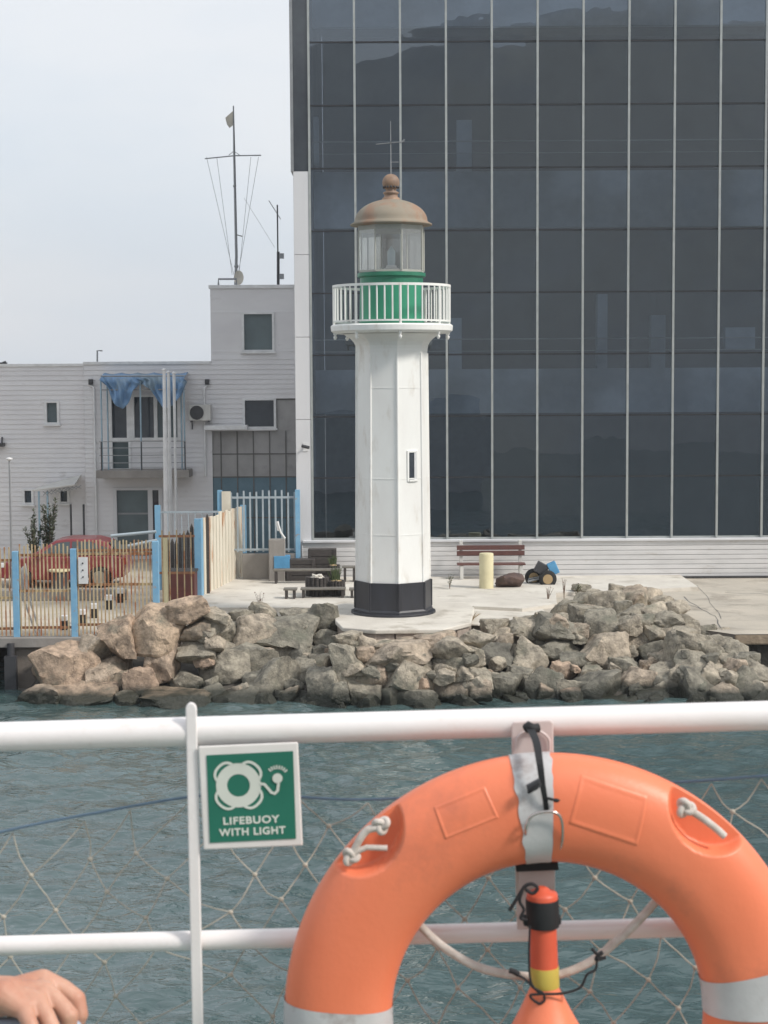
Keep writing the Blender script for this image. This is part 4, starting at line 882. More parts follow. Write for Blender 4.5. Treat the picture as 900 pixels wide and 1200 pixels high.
b = MB(); b.box(-40, vx(150, 690, 47.5), 47.2, 47.5, QZ, QZ + .30); tag(b.build('kerb_wall', 'concrete_grey', None, bevel=.02), 'long low concrete kerb behind the fence in front of the red car', 'kerb')

# ------------------------------------------------------------------ red car
YC = 50.0
xr_ = vx(147, 660, YC); L_ = 3.85; xf = xr_ - L_; zc0 = QZ
car = thing('parked_car', (xf, YC, QZ), 'red hatchback parked behind the rusty fence', 'car')
def carp(u): return xf + u
low = [(0.05, .32), (0.02, .55), (.12, .72), (.55, .84), (1.02, .93), (3.45, .96), (3.78, .90), (3.84, .6), (3.80, .32), (3.45, .27), (3.40, .45), (3.25, .6), (3.05, .62), (2.85, .55), (2.74, .40), (2.70, .24), (1.12, .24), (1.08, .42), (.95, .57), (.78, .62), (.58, .57), (.45, .42), (.4, .28)]
b = MB(); b.prism([(carp(u), QZ + z) for u, z in low], YC, YC + 1.62); b.build('body', 'car_red', car, bevel=.05, seg=3)
cab = [(1.0, .93), (1.75, 1.39), (2.1, 1.45), (2.9, 1.44), (3.3, 1.34), (3.62, .96)]
b = MB(); n = len(cab)
vs = [V(carp(u), YC + .02 + (z - .93) * .30, QZ + z) for u, z in cab] + [V(carp(u), YC + 1.60 - (z - .93) * .30, QZ + z) for u, z in cab]
b.add(vs, [tuple(range(n)), tuple(range(2 * n - 1, n - 1, -1))] + [(i, i + n, (i + 1) % n + n, (i + 1) % n) for i in range(n)]); b.build('cabin', 'car_red', car, bevel=.04, seg=3)
def side(poly, name, m_, dy=-.012):
    b = MB(); vs = [V(carp(u), YC + .02 + (z - .93) * .30 + dy, QZ + z) for u, z in poly]; b.add(vs + [v + V(0, .012, 0) for v in vs], [tuple(range(len(vs))), tuple(range(2 * len(vs) - 1, len(vs) - 1, -1))] + [(i, (i + 1) % len(vs), (i + 1) % len(vs) + len(vs), i + len(vs)) for i in range(len(vs))]); return b.build(name, m_, car)
side([(1.28, .98), (1.82, 1.33), (2.20, 1.37), (2.20, .98)], 'window', 'glass_car'); side([(2.27, .98), (2.27, 1.37), (2.85, 1.36), (3.02, 1.28), (3.10, .98)], 'window', 'glass_car'); side([(3.17, 1.0), (3.12, 1.24), (3.28, 1.2), (3.42, 1.0)], 'window', 'glass_car')
b = MB(); b.add([V(carp(3.32), YC + .22, QZ + 1.31), V(carp(3.60), YC + .14, QZ + 1.0), V(carp(3.60), YC + 1.48, QZ + 1.0), V(carp(3.32), YC + 1.4, QZ + 1.31)], [(0, 1, 2, 3)]); o = b.build('rear_window', 'glass_car', car); o.location = (.03, 0, .015)
b = MB(); b.add([V(carp(1.08), YC + .14, QZ + .98), V(carp(1.72), YC + .24, QZ + 1.36), V(carp(1.72), YC + 1.4, QZ + 1.36), V(carp(1.08), YC + 1.48, QZ + .98)], [(0, 1, 2, 3)]); o = b.build('windscreen', 'glass_car', car); o.location = (-.03, 0, .015)
for u in (.76, 3.07):
    for yy in (YC + .09, YC + 1.45):
        b = MB(); b.lathe([(.16, -.10), (.29, -.10), (.31, -.07), (.31, .07), (.29, .10), (.16, .10)], (carp(u), yy, QZ + .31), 32, M=Matrix.Rotation(R(90), 3, 'X')); w_ = b.build('wheel', 'rubber', car)
        b = MB(); b.lathe([(.02, .06), (.19, .085), (.2, .11)], (carp(u), yy, QZ + .31), 24, M=Matrix.Rotation(R(90), 3, 'X')); b.build('rim', 'rim', w_)
for u in (1.22, 2.23): b = MB(); b.box(carp(u), carp(u) + .012, YC - .006, YC + .01, QZ + .32, QZ + .92); b.build('door_seam', 'rubber', car)
b = MB(); b.box(carp(2.0), carp(2.14), YC - .035, YC - .005, QZ + .78, QZ + .81); b.build('door_handle', 'car_red', car)
b = MB(); b.box(carp(1.30), carp(1.48), YC - .18, YC - .02, QZ + .95, QZ + 1.07); b.build('wing_mirror', 'car_red', car, bevel=.03)
b = MB(); b.box(carp(3.74), carp(3.85), YC + .03, YC + .22, QZ + .68, QZ + .9); b.build('tail_light', 'lamp_red', car, bevel=.02); b = MB(); b.box(carp(0.06), carp(.3), YC - .01, YC + .2, QZ + .62, QZ + .75); b.build('headlight', 'lamp_clear', car, bevel=.02)

# ------------------------------------------------------------------ plants
def weed(name, loc, h, n_, m_, spread, leafn, leafs, label, cat='plant', thick=.008, parts=False):
    b = MB(); l = MB()
    for i in range(n_):
        a = random.uniform(0, 6.28); e = V(math.cos(a), math.sin(a), 0) * spread * random.uniform(.3, 1); hh = h * random.uniform(.6, 1)
        pts = [V(*loc) + e * (t ** 1.5) + V(0, 0, hh * t) for t in (0, .35, .7, 1)]
        b.tube(pts, [thick, thick * .8, thick * .6, thick * .3], 5)
        for q in range(leafn):
            t = random.uniform(.25, 1); p = V(*loc) + e * t ** 1.5 + V(0, 0, hh * t); dr = V(random.uniform(-1, 1), random.uniform(-1, 1), random.uniform(-.2, .9)).normalized(); sd = dr.cross(V(0, 0, 1)).normalized() * leafs * .22
            l.add([p, p + dr * leafs * .5 + sd, p + dr * leafs, p + dr * leafs * .5 - sd], [(0, 1, 2, 3)])
    t_ = thing(name, loc, label, cat)
    b.build('stems', m_ if leafn == 0 else 'wood_brown', t_)
    if leafn: l.build('leaves', m_, t_)
    return t_
weed('shrub', V(P(40, 600, 54).x, 54, QZ), P(38, 592, 54).z - QZ, 12, 'leaf_grey', .36, 64, .14, 'sparse grey-green bush between the lamp post and canopy', 'shrub', .012)
weed('shrub', V(P(57, 600, 54).x, 54, QZ), P(57, 586, 54).z - QZ, 13, 'leaf_grey', .32, 70, .15, 'taller grey-green bush under the lean-to canopy', 'shrub', .012)
weed('dry_weed', G(305, 719), .62, 6, 'reddish_stalk', .18, 8, .07, 'dry reddish weed at the slab edge among the boulders, near the benches', 'weed')
weed('small_plant', G(527, 690, SZ), .45, 4, 'leaf', .15, 6, .12, 'tiny dark sprig beside the foot of the lighthouse on its right', 'plant')
weed('rusty_weed', G(661, 702), .72, 6, 'reddish_stalk', .08, 6, .05, 'tall rust-brown weed stalks right of the wheeled cart', 'weed')
weed('rusty_weed', G(642, 706), .5, 8, 'reddish_stalk', .16, 5, .05, 'short rust-brown weed stalks in front of the wheeled cart', 'weed')
weed('rusty_weed', G(676, 699), .42, 5, 'leaf', .2, 8, .1, 'low dark weed at the top of the right boulder heap', 'weed')
weed('dry_grass', G(553, 728, QZ), .25, 22, 'straw', .3, 0, 0, 'dry straw grass tuft at the right of the lighthouse plinth', 'grass tuft')
weed('rusty_weed', G(232, 640, QZ), .5, 5, 'leaf', .3, 10, .14, 'green sprig poking up over the dark timber stakes', 'plant') if 0 else None

# ------------------------------------------------------------------ benches, crates, planters near the gate
def bench(px0, px1, ytop, ybase, label, m_='wood_grey', thick=.05, ydepth=.35, legs=True):
    g = G((px0 + px1) / 2, ybase, SZ); Y = g.y; x0, x1 = vx(px0, ytop, Y), vx(px1, ytop, Y); zt_ = P((px0 + px1) / 2, ytop, Y).z
    t = thing('wooden_bench', (g.x, Y, SZ), label, 'bench', 'rough wooden benches by the gate')
    b = MB(); b.box(x0, x1, Y, Y + ydepth, zt_ - thick, zt_); b.build('seat', m_, t, bevel=.008)
    for a in (x0 + .04, x1 - .12):
        b = MB(); b.box(a, a + .07, Y + .02, Y + .07, SZ, zt_ - thick - .002); b.box(a, a + .07, Y + ydepth - .07, Y + ydepth - .02, SZ, zt_ - thick - .002); b.box(a + .01, a + .06, Y + .071, Y + ydepth - .071, SZ + .06, SZ + .12); b.build('leg', 'wood_dark', t)
    return t
bench(320, 400, 667.5, 684, 'long grey plank bench in front of the blue box and black crate')
bench(352, 405, 689.5, 701, 'low plank bench in front of the stump planters')
bench(332, 348, 690, 702, 'small low stool left of the stump planters')
bench(409, 424, 690, 701, 'small low stool half hidden by the lighthouse foot')
bench(401, 418, 664, 682, 'narrow bench end beside the left of the lighthouse')
def crate(r, Y, label, m_='wood_dark', dep=.42, zb=None, slats=4, legs=False):
    x0, x1, z0, z1 = rect(*r, Y=Y); z0 = SZ if zb is None else zb
    t = thing('crate', ((x0 + x1) / 2, Y, z0), label, 'crate')
    n_ = slats
    for i in range(n_):
        b = MB(); h_ = (z1 - z0) / n_; b.box(x0, x1, Y, Y + dep, z0 + i * h_ + .008, z0 + (i + 1) * h_ - .008); b.build('board', m_, t, bevel=.006)
    b = MB(); b.box(x0 + .03, x0 + .09, Y - .02, Y - .002, z0, z1); b.box(x1 - .09, x1 - .03, Y - .02, Y - .002, z0, z1); b.build('batten', m_, t)
    return t
crate((338, 655.5, 369, 684), 50.62, 'black wooden crate between the blue box and the plants'); crate((361, 643.5, 394, 672), 50.95, 'tall black wooden crate against the white plinth')
g = G(329, 683, SZ); x0, x1 = vx(320.5, 660, g.y + .2), vx(339, 660, g.y + .2); t = thing('blue_box', (g.x, g.y + .3, SZ), 'bright blue box on dark legs beside the black crate', 'box'); z0, z1 = P(330, 667, g.y + .2).z, P(330, 652.5, g.y + .2).z
b = MB(); b.box(x0, x1, g.y + .38, g.y + .8, z0, z1); b.build('box', 'blue_box', t, bevel=.01)
for a in (x0 + .02, x1 - .1):
    b = MB(); b.box(a, a + .08, g.y + .4, g.y + .78, SZ, z0 - .002); b.build('leg', 'wood_dark', t)
for (px, w_, top, bs_, lab) in ((372, 24, 676, 700, 'grey log-sided tub planter heaped with pale stones by the low bench'), (394, 18, 680, 700, 'dark tub planter with straw and green grass by the low bench'), (390, 14, 662, 683, 'small planter with green grass behind the long bench')):
    g = G(px, bs_ - 2, SZ); s_ = g.y / 2000; z1 = P(px, top, g.y).z; t = thing('planter', (g.x, g.y, SZ), lab, 'planter')
    b = MB(); rad = w_ / 2 * s_
    for i in range(16):
        a = 2 * math.pi * i / 16; b.tube([(g.x + rad * math.cos(a), g.y + .05 + rad * math.sin(a), SZ), (g.x + rad * math.cos(a), g.y + .05 + rad * math.sin(a), z1 + random.uniform(-.02, .01))], rad * .2, 6)
    b.build('tub', 'wood_dark', t)
    b = MB(); b.lathe([(rad * .95, z1 - .1), (rad * .7, z1 - .01), (.01, z1 + .03)], (g.x, g.y + .05, 0), 16); b.build('soil', 'straw' if px > 380 else 'concrete_pale', t)
    if px == 372:
        for q in range(7):
            me = rock_mesh(900 + q, (.12, .12, .08)); me.materials.append(MATS['concrete_pale']); o = bpy.data.objects.new('pale_stone', me); col.objects.link(o); o.parent = t; o.location = (random.uniform(-.15, .15), .05 + random.uniform(-.12, .12), z1 - SZ + .03)
    else:
        b = MB(); nb = 46; hg = .5 if px == 394 else .35
        for q in range(nb):
            a = random.uniform(0, 6.28); rr_ = random.uniform(0, rad * .6); p = V(g.x + rr_ * math.cos(a), g.y + .05 + rr_ * math.sin(a), z1 - .02); tip = p + V(random.gauss(0, .09), random.gauss(0, .08), hg * random.uniform(.5, 1)); mid = (p + tip) / 2 + V(0, 0, .05)
            b.add([p + V(-.012, 0, 0), p + V(.012, 0, 0), mid + V(.009, 0, 0), tip, mid - V(.009, 0, 0)], [(0, 1, 2, 3, 4)])
        b.build('grass_blades', 'leaf', t)
# concrete block with lever near gate
g = G(330, 664, SZ); q = P(331, 645, 50.6); b = MB(); r_ = rect(315, 632, 334, 652, 50.7); b.box(r_[0], r_[1], 50.6, 51.0, QZ, r_[3]); tag(b.build('concrete_block', 'concrete_grey', None, loc=(r_[0], 50.6, QZ), bevel=.02), 'grey concrete block standing in front of the barred gate', 'block')
b = MB(); b.tube([P(325, 611, 50.6), P(329, 624, 50.6), P(334, 631, 50.6)], .03, 8); b.bar(P(325, 611, 50.6), P(327, 622, 50.6), .09, .02); tag(b.build('gate_lever', 'trim_white', None, loc=tuple(P(334, 631, 50.6))), 'slanting white lever resting on the concrete block', 'lever')

# park bench on the right
YK = 50.7; pb = thing('park_bench', (vx(576, 670, YK), YK, SZ), 'park bench with dark red slats and pale legs against the white plinth', 'bench')
x0, x1 = vx(536, 660, YK), vx(616, 660, YK)
def zz(y, Y=YK): return P(576, y, Y).z
bz = SZ
for a in (x0 + .08, x1 - .18):
    b = MB(); b.box(a, a + .10, YK, YK + .08, bz, bz + .42); b.box(a, a + .10, YK + .42, YK + .52, bz, bz + 1.14); b.box(a, a + .10, YK + .081, YK + .419, bz + .36, bz + .42); b.build('leg', 'ac_white', pb, bevel=.01)
for i in range(3): b = MB(); b.box(x0, x1, YK - .02 + i * .15, YK + .11 + i * .15, bz + .424, bz + .47); b.build('seat_slat', 'wood_red', pb, bevel=.005)
for i in range(2): b = MB(); b.box(x0, x1, YK + .375, YK + .415, bz + .68 + i * .17, bz + .82 + i * .17); b.build('back_slat', 'wood_red', pb, bevel=.005)
# cream bollard
g = G(570.5, 690, SZ); s_ = g.y / 2000; z1 = P(570.5, 649, g.y).z; b = MB(); b.lathe([(8.4 * s_, SZ), (8.4 * s_, z1 - .03), (8 * s_, z1), (.01, z1 + .004)], (g.x, g.y + .2, 0), 32)
tag(b.build('bollard', 'bollard_cream', None, loc=(g.x, g.y + .2, SZ), bevel=.01), 'thick cream cylindrical bollard in front of the park bench', 'bollard')
g = G(598, 689, SZ); me = rock_mesh(777, (.86, .6, .42), .6); me.materials.append(MATS['brown_rock']); o = bpy.data.objects.new('brown_rock', me); col.objects.link(o); o.location = (g.x, g.y + .25, SZ + .18); tag(o, 'smooth dark brown rock lying between the cream bollard and the cart', 'rock')
# wheeled cart
g = G(637, 689); CX, CY = g.x, g.y; ct = thing('wheeled_cart', (CX, CY, QZ), 'small two-wheeled cart with dark body and blue bin right of the brown rock', 'cart'); s_ = CY / 2000
for (dx, dy, rad) in ((-.25, .45, .26), (.12, 0, .26)):
    b = MB(); b.lathe([(rad * .55, -.05), (rad * .93, -.06), (rad, -.03), (rad, .03), (rad * .93, .06), (rad * .55, .05)], (CX + dx, CY + dy, QZ + rad), 28, M=Matrix.Rotation(R(90), 3, 'X')); w_ = b.build('wheel', 'rubber', ct)
    b = MB(); b.lathe([(.02, .02), (rad * .5, .03), (rad * .55, .055)], (CX + dx, CY + dy, QZ + rad), 20, M=Matrix.Rotation(R(90), 3, 'X')); b.build('rim', 'straw', w_)
b = MB(); b.tube([(CX - .25, CY + .4, QZ + .26), (CX + .12, CY + .05, QZ + .26)], .025, 8); b.build('axle', 'dark_metal', ct)
b = MB(); b.box(-.17, .17, -.16, .16, -.16, .16, Matrix.Translation((CX - .05, CY + .2, QZ + .55)) @ Matrix.Rotation(R(28), 4, 'Y')); b.build('body', 'dark_metal', ct, bevel=.02)
b = MB(); b.box(-.13, .13, -.13, .13, -.18, .18, Matrix.Translation((CX + .29, CY + .15, QZ + .56)) @ Matrix.Rotation(R(-24), 4, 'Y')); b.build('blue_bin', 'blue_box', ct, bevel=.02)
b = MB(); b.tube([(CX - .45, CY + .1, QZ + .18), (CX - .15, CY + .15, QZ + .24), (CX + .1, CY + .1, QZ + .35)], .03, 8); b.tube([(CX - .42, CY + .3, QZ + .22), (CX - .1, CY + .2, QZ + .3)], .025, 8); b.build('drawbar', 'grey_metal', ct)

# ------------------------------------------------------------------ boat: rail, sign, net, lifebuoy
YR = 2.45; DECK = CAMZ - 1.55
bt = thing('passenger_boat', (0, 0, DECK), 'boat side with white pipe handrails in the foreground', 'boat')
def RP(px, py, Y=YR): return P(px, py, Y)
def raily(px): return 863.5 - px * 25.0 / 900
def rail2y(px): return 1108.5 - px * 24.5 / 900
pm = 2.5 / 2000
b = MB(); b.tube([RP(px, raily(px)) for px in (-900, -450, -200, 0, 225, 450, 700, 900, 1100, 1400, 1800)], 17.2 * pm, 28); b.build('top_rail', 'rail_white', bt)
b = MB(); b.tube([RP(px, rail2y(px), YR) for px in (-900, -450, 0, 225, 600, 900, 1400, 1800)], 11.6 * pm, 24); b.build('mid_rail', 'rail_white', bt)
for px in (-1.0 * 660, 0, 900 + 120):
    xo = px
    b = MB(); Yp = YR - .019
    wv = 6.5 * pm; pt_t = P(224 + xo, 823 - xo * 25 / 900, Yp); pt_b = P(232 + xo, 1210 - xo * 25 / 900, Yp); dirv = (pt_b - pt_t).normalized(); pt_b = pt_t + dirv * ((pt_t.z - DECK) / -dirv.z)
    sidev = V(-dirv.z, 0, dirv.x); 
    tops = [pt_t - sidev * wv * math.cos(a) - dirv * (math.sin(a) * wv * 1.3 - wv * 1.3) for a in np.linspace(0, math.pi, 9)]
    outl = tops + [pt_b + sidev * wv, pt_b - sidev * wv]
    vs = [v + V(0, -.004, 0) for v in outl] + [v + V(0, .004, 0) for v in outl]; n = len(outl)
    b.add(vs, [tuple(range(n)), tuple(range(2 * n - 1, n - 1, -1))] + [(i, (i + 1) % n, (i + 1) % n + n, i + n) for i in range(n)]); b.build('stanchion', 'rail_white', bt, bevel=.002)
b = MB(); b.box(-6, 6, -3, YR + .12, DECK - .12, DECK); b.build('deck', 'deck', bt); b = MB(); b.box(-6, 6, YR + .13, YR + .19, -.8, DECK + .1); b.box(-6, 6, -3.1, -3.02, -.8, DECK); b.build('hull', 'hull', bt)
b = MB(); b.tube([RP(px, raily(px) + 480) for px in (-900, 0, 900, 1800)], 11 * pm, 16); b.build('low_rail', 'rail_white', bt)

# sign
YS = YR - .028
c = [P(*p, YS) for p in ((232.5, 875), (351, 869.5), (353, 991.5), (238, 996))]
cen = (c[0] + c[1] + c[2] + c[3]) / 4; U = ((c[1] + c[2]) / 2 - (c[0] + c[3]) / 2); WW = U.length; U.normalize(); Vv = ((c[0] + c[1]) / 2 - (c[3] + c[2]) / 2); HH = Vv.length; Vv = (Vv - U * Vv.dot(U)).normalized(); Nn = U.cross(Vv)
MS = Matrix((( U.x, Vv.x, Nn.x, cen.x), (U.y, Vv.y, Nn.y, cen.y), (U.z, Vv.z, Nn.z, cen.z), (0, 0, 0, 1)))
sg = bpy.data.objects.new('lifebuoy_sign', None); col.objects.link(sg); sg.matrix_world = MS; tag(sg, 'green and white LIFEBUOY WITH LIGHT sign fixed under the top rail beside the stanchion', 'sign')
def sbuild(b, name, m_, bevel=0):
    o = b.build(name, m_, None, bevel=bevel); o.parent = sg; return o
ps = WW / 118.0  # metres per photo px
b = MB(); b.box(-WW / 2, WW / 2, -HH / 2, HH / 2, -.004, 0); sbuild(b, 'backing_plate', 'sign_white', .003)
def sp(px, py):  # photo px -> sign plane
    p = P(px, py, YS); q = p - cen; return q.dot(U), q.dot(Vv)
g4 = [sp(242, 885), sp(343.5, 880), sp(347, 982.5), sp(246, 987.5)]
b = MB(); b.add([V(x, y, .0012) for x, y in g4] + [V(x, y, .0002) for x, y in g4], [(0, 1, 2, 3), (4, 5, 6, 7), (0, 1, 5, 4), (1, 2, 6, 5), (2, 3, 7, 6), (3, 0, 4, 7)]); sbuild(b, 'green_field', 'sign_green')
def ribbon(b, pts, w, z=.0018, closed=False):
    N = len(pts)
    L2, R2 = [], []
    for i, (x, y) in enumerate(pts):
        a = pts[i - 1] if (i or closed) else pts[0]; c_ = pts[(i + 1) % N] if (i < N - 1 or closed) else pts[-1]
        dx, dy = c_[0] - a[0], c_[1] - a[1]; l = math.hypot(dx, dy) or 1; nx_, ny_ = -dy / l * w / 2, dx / l * w / 2
        L2.append(V(x + nx_, y + ny_, z)); R2.append(V(x - nx_, y - ny_, z))
    b.add(L2 + R2, [(i, (i + 1) % N, (i + 1) % N + N, i + N) for i in range(N if closed else N - 1)])
rx, ry = sp(279.6, 920)
def pol(r, a): return (rx + r * ps * math.cos(R(a)), ry + r * ps * math.sin(R(a)))
b = MB(); ribbon(b, [pol(20, a) for a in range(0, 360, 6)], 13 * ps, closed=True)
for a0 in (46, 134, 226, 314):
    ribbon(b, [pol(25.5 + 6.5 * (1 - abs(t) ** 3), a0 + 31 * t) for t in np.linspace(-1, 1, 17)], 3.2 * ps, .0022)
ctl = [sp(305, 918), sp(310, 918.5), sp(314, 923), sp(318, 928), sp(322, 929.5), sp(325.5, 926), sp(326.5, 918), sp(326, 912)]
ribbon(b, ctl, 3.4 * ps, .0026)
bx_, by_ = sp(325.3, 911.5); n = 24; b.add([V(bx_, by_, .003)] + [V(bx_ + 6 * ps * math.cos(2 * math.pi * i / n), by_ + 6 * ps * math.sin(2 * math.pi * i / n), .003) for i in range(n)], [(0, i + 1, (i + 1) % n + 1) for i in range(n)])
for i in range(8):
    a = 130 - i * 13; r0, r1 = 11, 15.5; ribbon(b, [(bx_ + r * ps * math.cos(R(a)), by_ + r * ps * math.sin(R(a))) for r in (r0, r1)], 1.7 * ps, .0022)
sbuild(b, 'lifebuoy_symbol', 'sign_mark')
def text(s, px0, px1, py, hpx, ang):
    cu = bpy.data.curves.new('t', 'FONT'); cu.body = s; cu.size = 1; cu.extrude = .01; cu.offset = .03; cu.space_character = 1.12
    o = bpy.data.objects.new('t', cu); col.objects.link(o); bpy.context.view_layer.update()
    me = bpy.data.meshes.new_from_object(o.evaluated_get(bpy.context.evaluated_depsgraph_get())); bpy.data.objects.remove(o); bpy.data.curves.remove(cu)
    co = np.empty(len(me.vertices) * 3); me.vertices.foreach_get('co', co); co = co.reshape(-1, 3); mn, mx_ = co.min(0), co.max(0)
    ax, ay = sp(px0, py + ang * 0); bx2, by2 = sp(px1, py - (px1 - px0) * .045); wd = math.hypot(bx2 - ax, by2 - ay)
    co[:, 0] = (co[:, 0] - mn[0]) / (mx_[0] - mn[0]) * wd; co[:, 1] = (co[:, 1] - mn[1]) / (mx_[1] - mn[1]) * hpx * ps; co[:, 2] = (co[:, 2] - mn[2]) * .03 + .0014
    an = math.atan2(by2 - ay, bx2 - ax); x, y = co[:, 0].copy(), co[:, 1].copy(); co[:, 0] = ax + x * math.cos(an) - y * math.sin(an); co[:, 1] = ay + x * math.sin(an) + y * math.cos(an)
    me.vertices.foreach_set('co', co.ravel()); me.materials.clear(); me.materials.append(MATS['sign_mark']); o = bpy.data.objects.new('lettering', me); col.objects.link(o); o.parent = sg
text('LIFEBUOY', 262, 328, 966.5, 9.2, 0); text('WITH LIGHT', 257, 335, 980, 9.2, 0)

# blue line and net
YN = YR + .05
line = [(-500, 1100), (-250, 1035), (0, 975), (110, 953), (222, 934), (300, 931), (420, 937), (560, 930), (700, 922), (820, 915), (900, 909), (1100, 896), (1400, 880)]
def smooth_path(pts, n_=6):
    out = []
    for i in range(len(pts) - 1):
        p0 = pts[max(i - 1, 0)]; p1 = pts[i]; p2 = pts[i + 1]; p3 = pts[min(i + 2, len(pts) - 1)]
        for q in range(n_):
            t = q / n_; out.append(tuple(.5 * (2 * b_ + (c_ - a_) * t + (2 * a_ - 5 * b_ + 4 * c_ - d_) * t * t + (-a_ + 3 * b_ - 3 * c_ + d_) * t ** 3) for a_, b_, c_, d_ in zip(p0, p1, p2, p3)))
    out.append(tuple(pts[-1])); return out
b = MB(); b.tube([P(x, y, YN) for x, y in smooth_path(line)], .0021, 8); tag(b.build('blue_line', 'rope_blue', None, loc=tuple(P(222, 934, YN))), 'thin blue rope stretched behind the rails above the net', 'rope')
def liney(px):
    for (xa_, ya_), (xb_, yb_) in zip(line[:-1], line[1:]):
        if xa_ <= px <= xb_: return ya_ + (yb_ - ya_) * (px - xa_) / (xb_ - xa_)
    return 930
b = MB(); knots = MB(); random.seed(5)
NC, NRW = 46, 11; nodes = {}
for j in range(NRW):
    for i in range(-12, NC - 12):
        x = i * 68 + (34 if j % 2 else 0) + 15
        skew = -9 if x < 225 else 4
        y = liney(max(-500, min(1400, x))) + 4 + j * 44 + (12 * math.sin(x * .011 + 1) if j else 0)
        xx = x + j * skew + random.gauss(0, 5) + (6 * math.sin(j * 1.3 + x * .02))
        nodes[i, j] = (xx, y + (random.gauss(0, 5) if j else 0), YN + .01 + random.gauss(0, .008) + .012 * math.sin(j * .9 + i * .4))
for (i, j), (x, y, Y) in nodes.items():
    p = P(x, y, Y)
    if j: b.sphere(p, .0036, 5, (1.2, 1, 1))
    for di in ((0, 1) if j % 2 else (-1, 0)):
        q = nodes.get((i + di, j + 1))
        if q:
            p2 = P(*q); mid = (p + p2) / 2 + V(random.gauss(0, .003), random.gauss(0, .004), -.004 + random.gauss(0, .003)); qa = (p * .75 + p2 * .25) * .5 + (p + mid) * .25; b.tube([p, (p + mid) / 2 + V(0, 0, -.001), mid, (mid + p2) / 2 + V(0, 0, -.001), p2], .00105, 5, caps=False)
nt_ = b.build('safety_net', 'rope_net', None, loc=tuple(P(222, 1000, YN))); tag(nt_, 'loose cream diamond-mesh rope net hanging behind the rails', 'net')

# lifebuoy
YBU = 2.37; BC = P(642, 1187, YBU); upm = (P(642, 880, YBU).z - BC.z) / 307.0
Ro, Ri = 304 * upm, 180 * upm; Rm, aa, bb_ = (Ro + Ri) / 2, (Ro - Ri) / 2, .052
lb = thing('lifebuoy', BC, 'large orange lifebuoy with grey reflective bands hanging on the boat rail', 'lifebuoy')
def surf(r, th, extra=0.0):
    s = max(-1, min(1, (r - Rm) / aa)); h = (bb_) * (1 - abs(s) ** 2.3) ** (1 / 2.3) + extra
    return V(BC.x + r * math.cos(th), BC.y - h, BC.z + r * math.sin(th))
def xy2(px, py): p = P(px, py, YBU - .04); v = p - BC; return math.hypot(v.x, v.z), math.atan2(v.z, v.x)
rec = [xy2(430, 984), xy2(829, 961)]
NM, NS = 960, 160; vs = []
for i in range(NM):
    th = 2 * math.pi * i / NM
    for j in range(NS):
        ph = 2 * math.pi * j / NS; cs, sn = math.cos(ph), math.sin(ph); e = 2 / 2.3
        s = math.copysign(abs(cs) ** e, cs); h = math.copysign(abs(sn) ** e, sn) * bb_
        r = Rm + aa * s
        for (rc, tc_) in rec:
            dth = (th - tc_ + math.pi) % (2 * math.pi) - math.pi; u = dth * Rm; 
            d = math.sqrt((u / (40 * upm)) ** 2 + ((r - (rc + 9 * upm)) / (42 * upm)) ** 2)
            if h > 0 and d < 1.06:
                lvl = .012; w_ = 1 if d < .95 else (1.06 - d) / .11; w_ = w_ * w_ * (3 - 2 * w_); h = h * (1 - w_) + min(h, lvl) * w_
        vs.append(V(BC.x + r * math.cos(th), BC.y - h, BC.z + r * math.sin(th)))
b = MB(); b.add(vs, [(i * NS + j, i * NS + (j + 1) % NS, ((i + 1) % NM) * NS + (j + 1) % NS, ((i + 1) % NM) * NS + j) for i in range(NM) for j in range(NS)], True); b.build('ring', 'orange', lb)
def band(a0, a1, name='reflective_band', rag=0.0, m_='tape', off=.0012):
    b = MB(); n1, n2 = 30, 90; vs = []
    for i in range(n1 + 1):
        for j in range(n2):
            ph = 2 * math.pi * j / n2; cs, sn = math.cos(ph), math.sin(ph); e = 2 / 2.3; r_ = Rm + (aa + off) * math.copysign(abs(cs) ** e, cs); h = (bb_ + off) * math.copysign(abs(sn) ** e, sn)
            lo_, hi_ = a0 + rag * noise.noise(V(j * .25, 1, 0)) , a1 + rag * 1.5 * noise.noise(V(j * .3, 7, 0)); th = R(lo_ + (hi_ - lo_) * i / n1)
            vs.append(V(BC.x + r_ * math.cos(th), BC.y - h, BC.z + r_ * math.sin(th)))
    b.add(vs, [(i * n2 + j, i * n2 + (j + 1) % n2, (i + 1) * n2 + (j + 1) % n2, (i + 1) * n2 + j) for i in range(n1) for j in range(n2)], True); return b.build(name, m_, lb)
band(89.6, 98.4, rag=.45); band(176, 190); band(1, 13.5); band(266, 279)
# embossed panels
def emboss(corners):
    P4 = [xy2(*c_) for c_ in corners]; P4 = [(r * math.cos(t), r * math.sin(t)) for r, t in P4]
    n1, n2 = 44, 26; vs = []
    for i in range(n1 + 1):
        for j in range(n2 + 1):
            u, v = i / n1, j / n2; x = (1 - u) * (1 - v) * P4[0][0] + u * (1 - v) * P4[1][0] + u * v * P4[2][0] + (1 - u) * v * P4[3][0]; y = (1 - u) * (1 - v) * P4[0][1] + u * (1 - v) * P4[1][1] + u * v * P4[2][1] + (1 - u) * v * P4[3][1]
            e = min(u * n1, (1 - u) * n1, v * n2, (1 - v) * n2); hgt = -.0006 if e < .5 else (.0011 if e < 2.2 else .0003)
            vs.append(surf(math.hypot(x, y), math.atan2(y, x), hgt))
    b = MB(); b.add(vs, [(i * (n2 + 1) + j, (i + 1) * (n2 + 1) + j, (i + 1) * (n2 + 1) + j + 1, i * (n2 + 1) + j + 1) for i in range(n1) for j in range(n2)], True); b.build('embossed_panel', 'orange', lb)
emboss([(507, 945), (568, 920), (585, 956), (521, 982)]); emboss([(680, 906), (760, 932), (746, 990), (664, 963)])
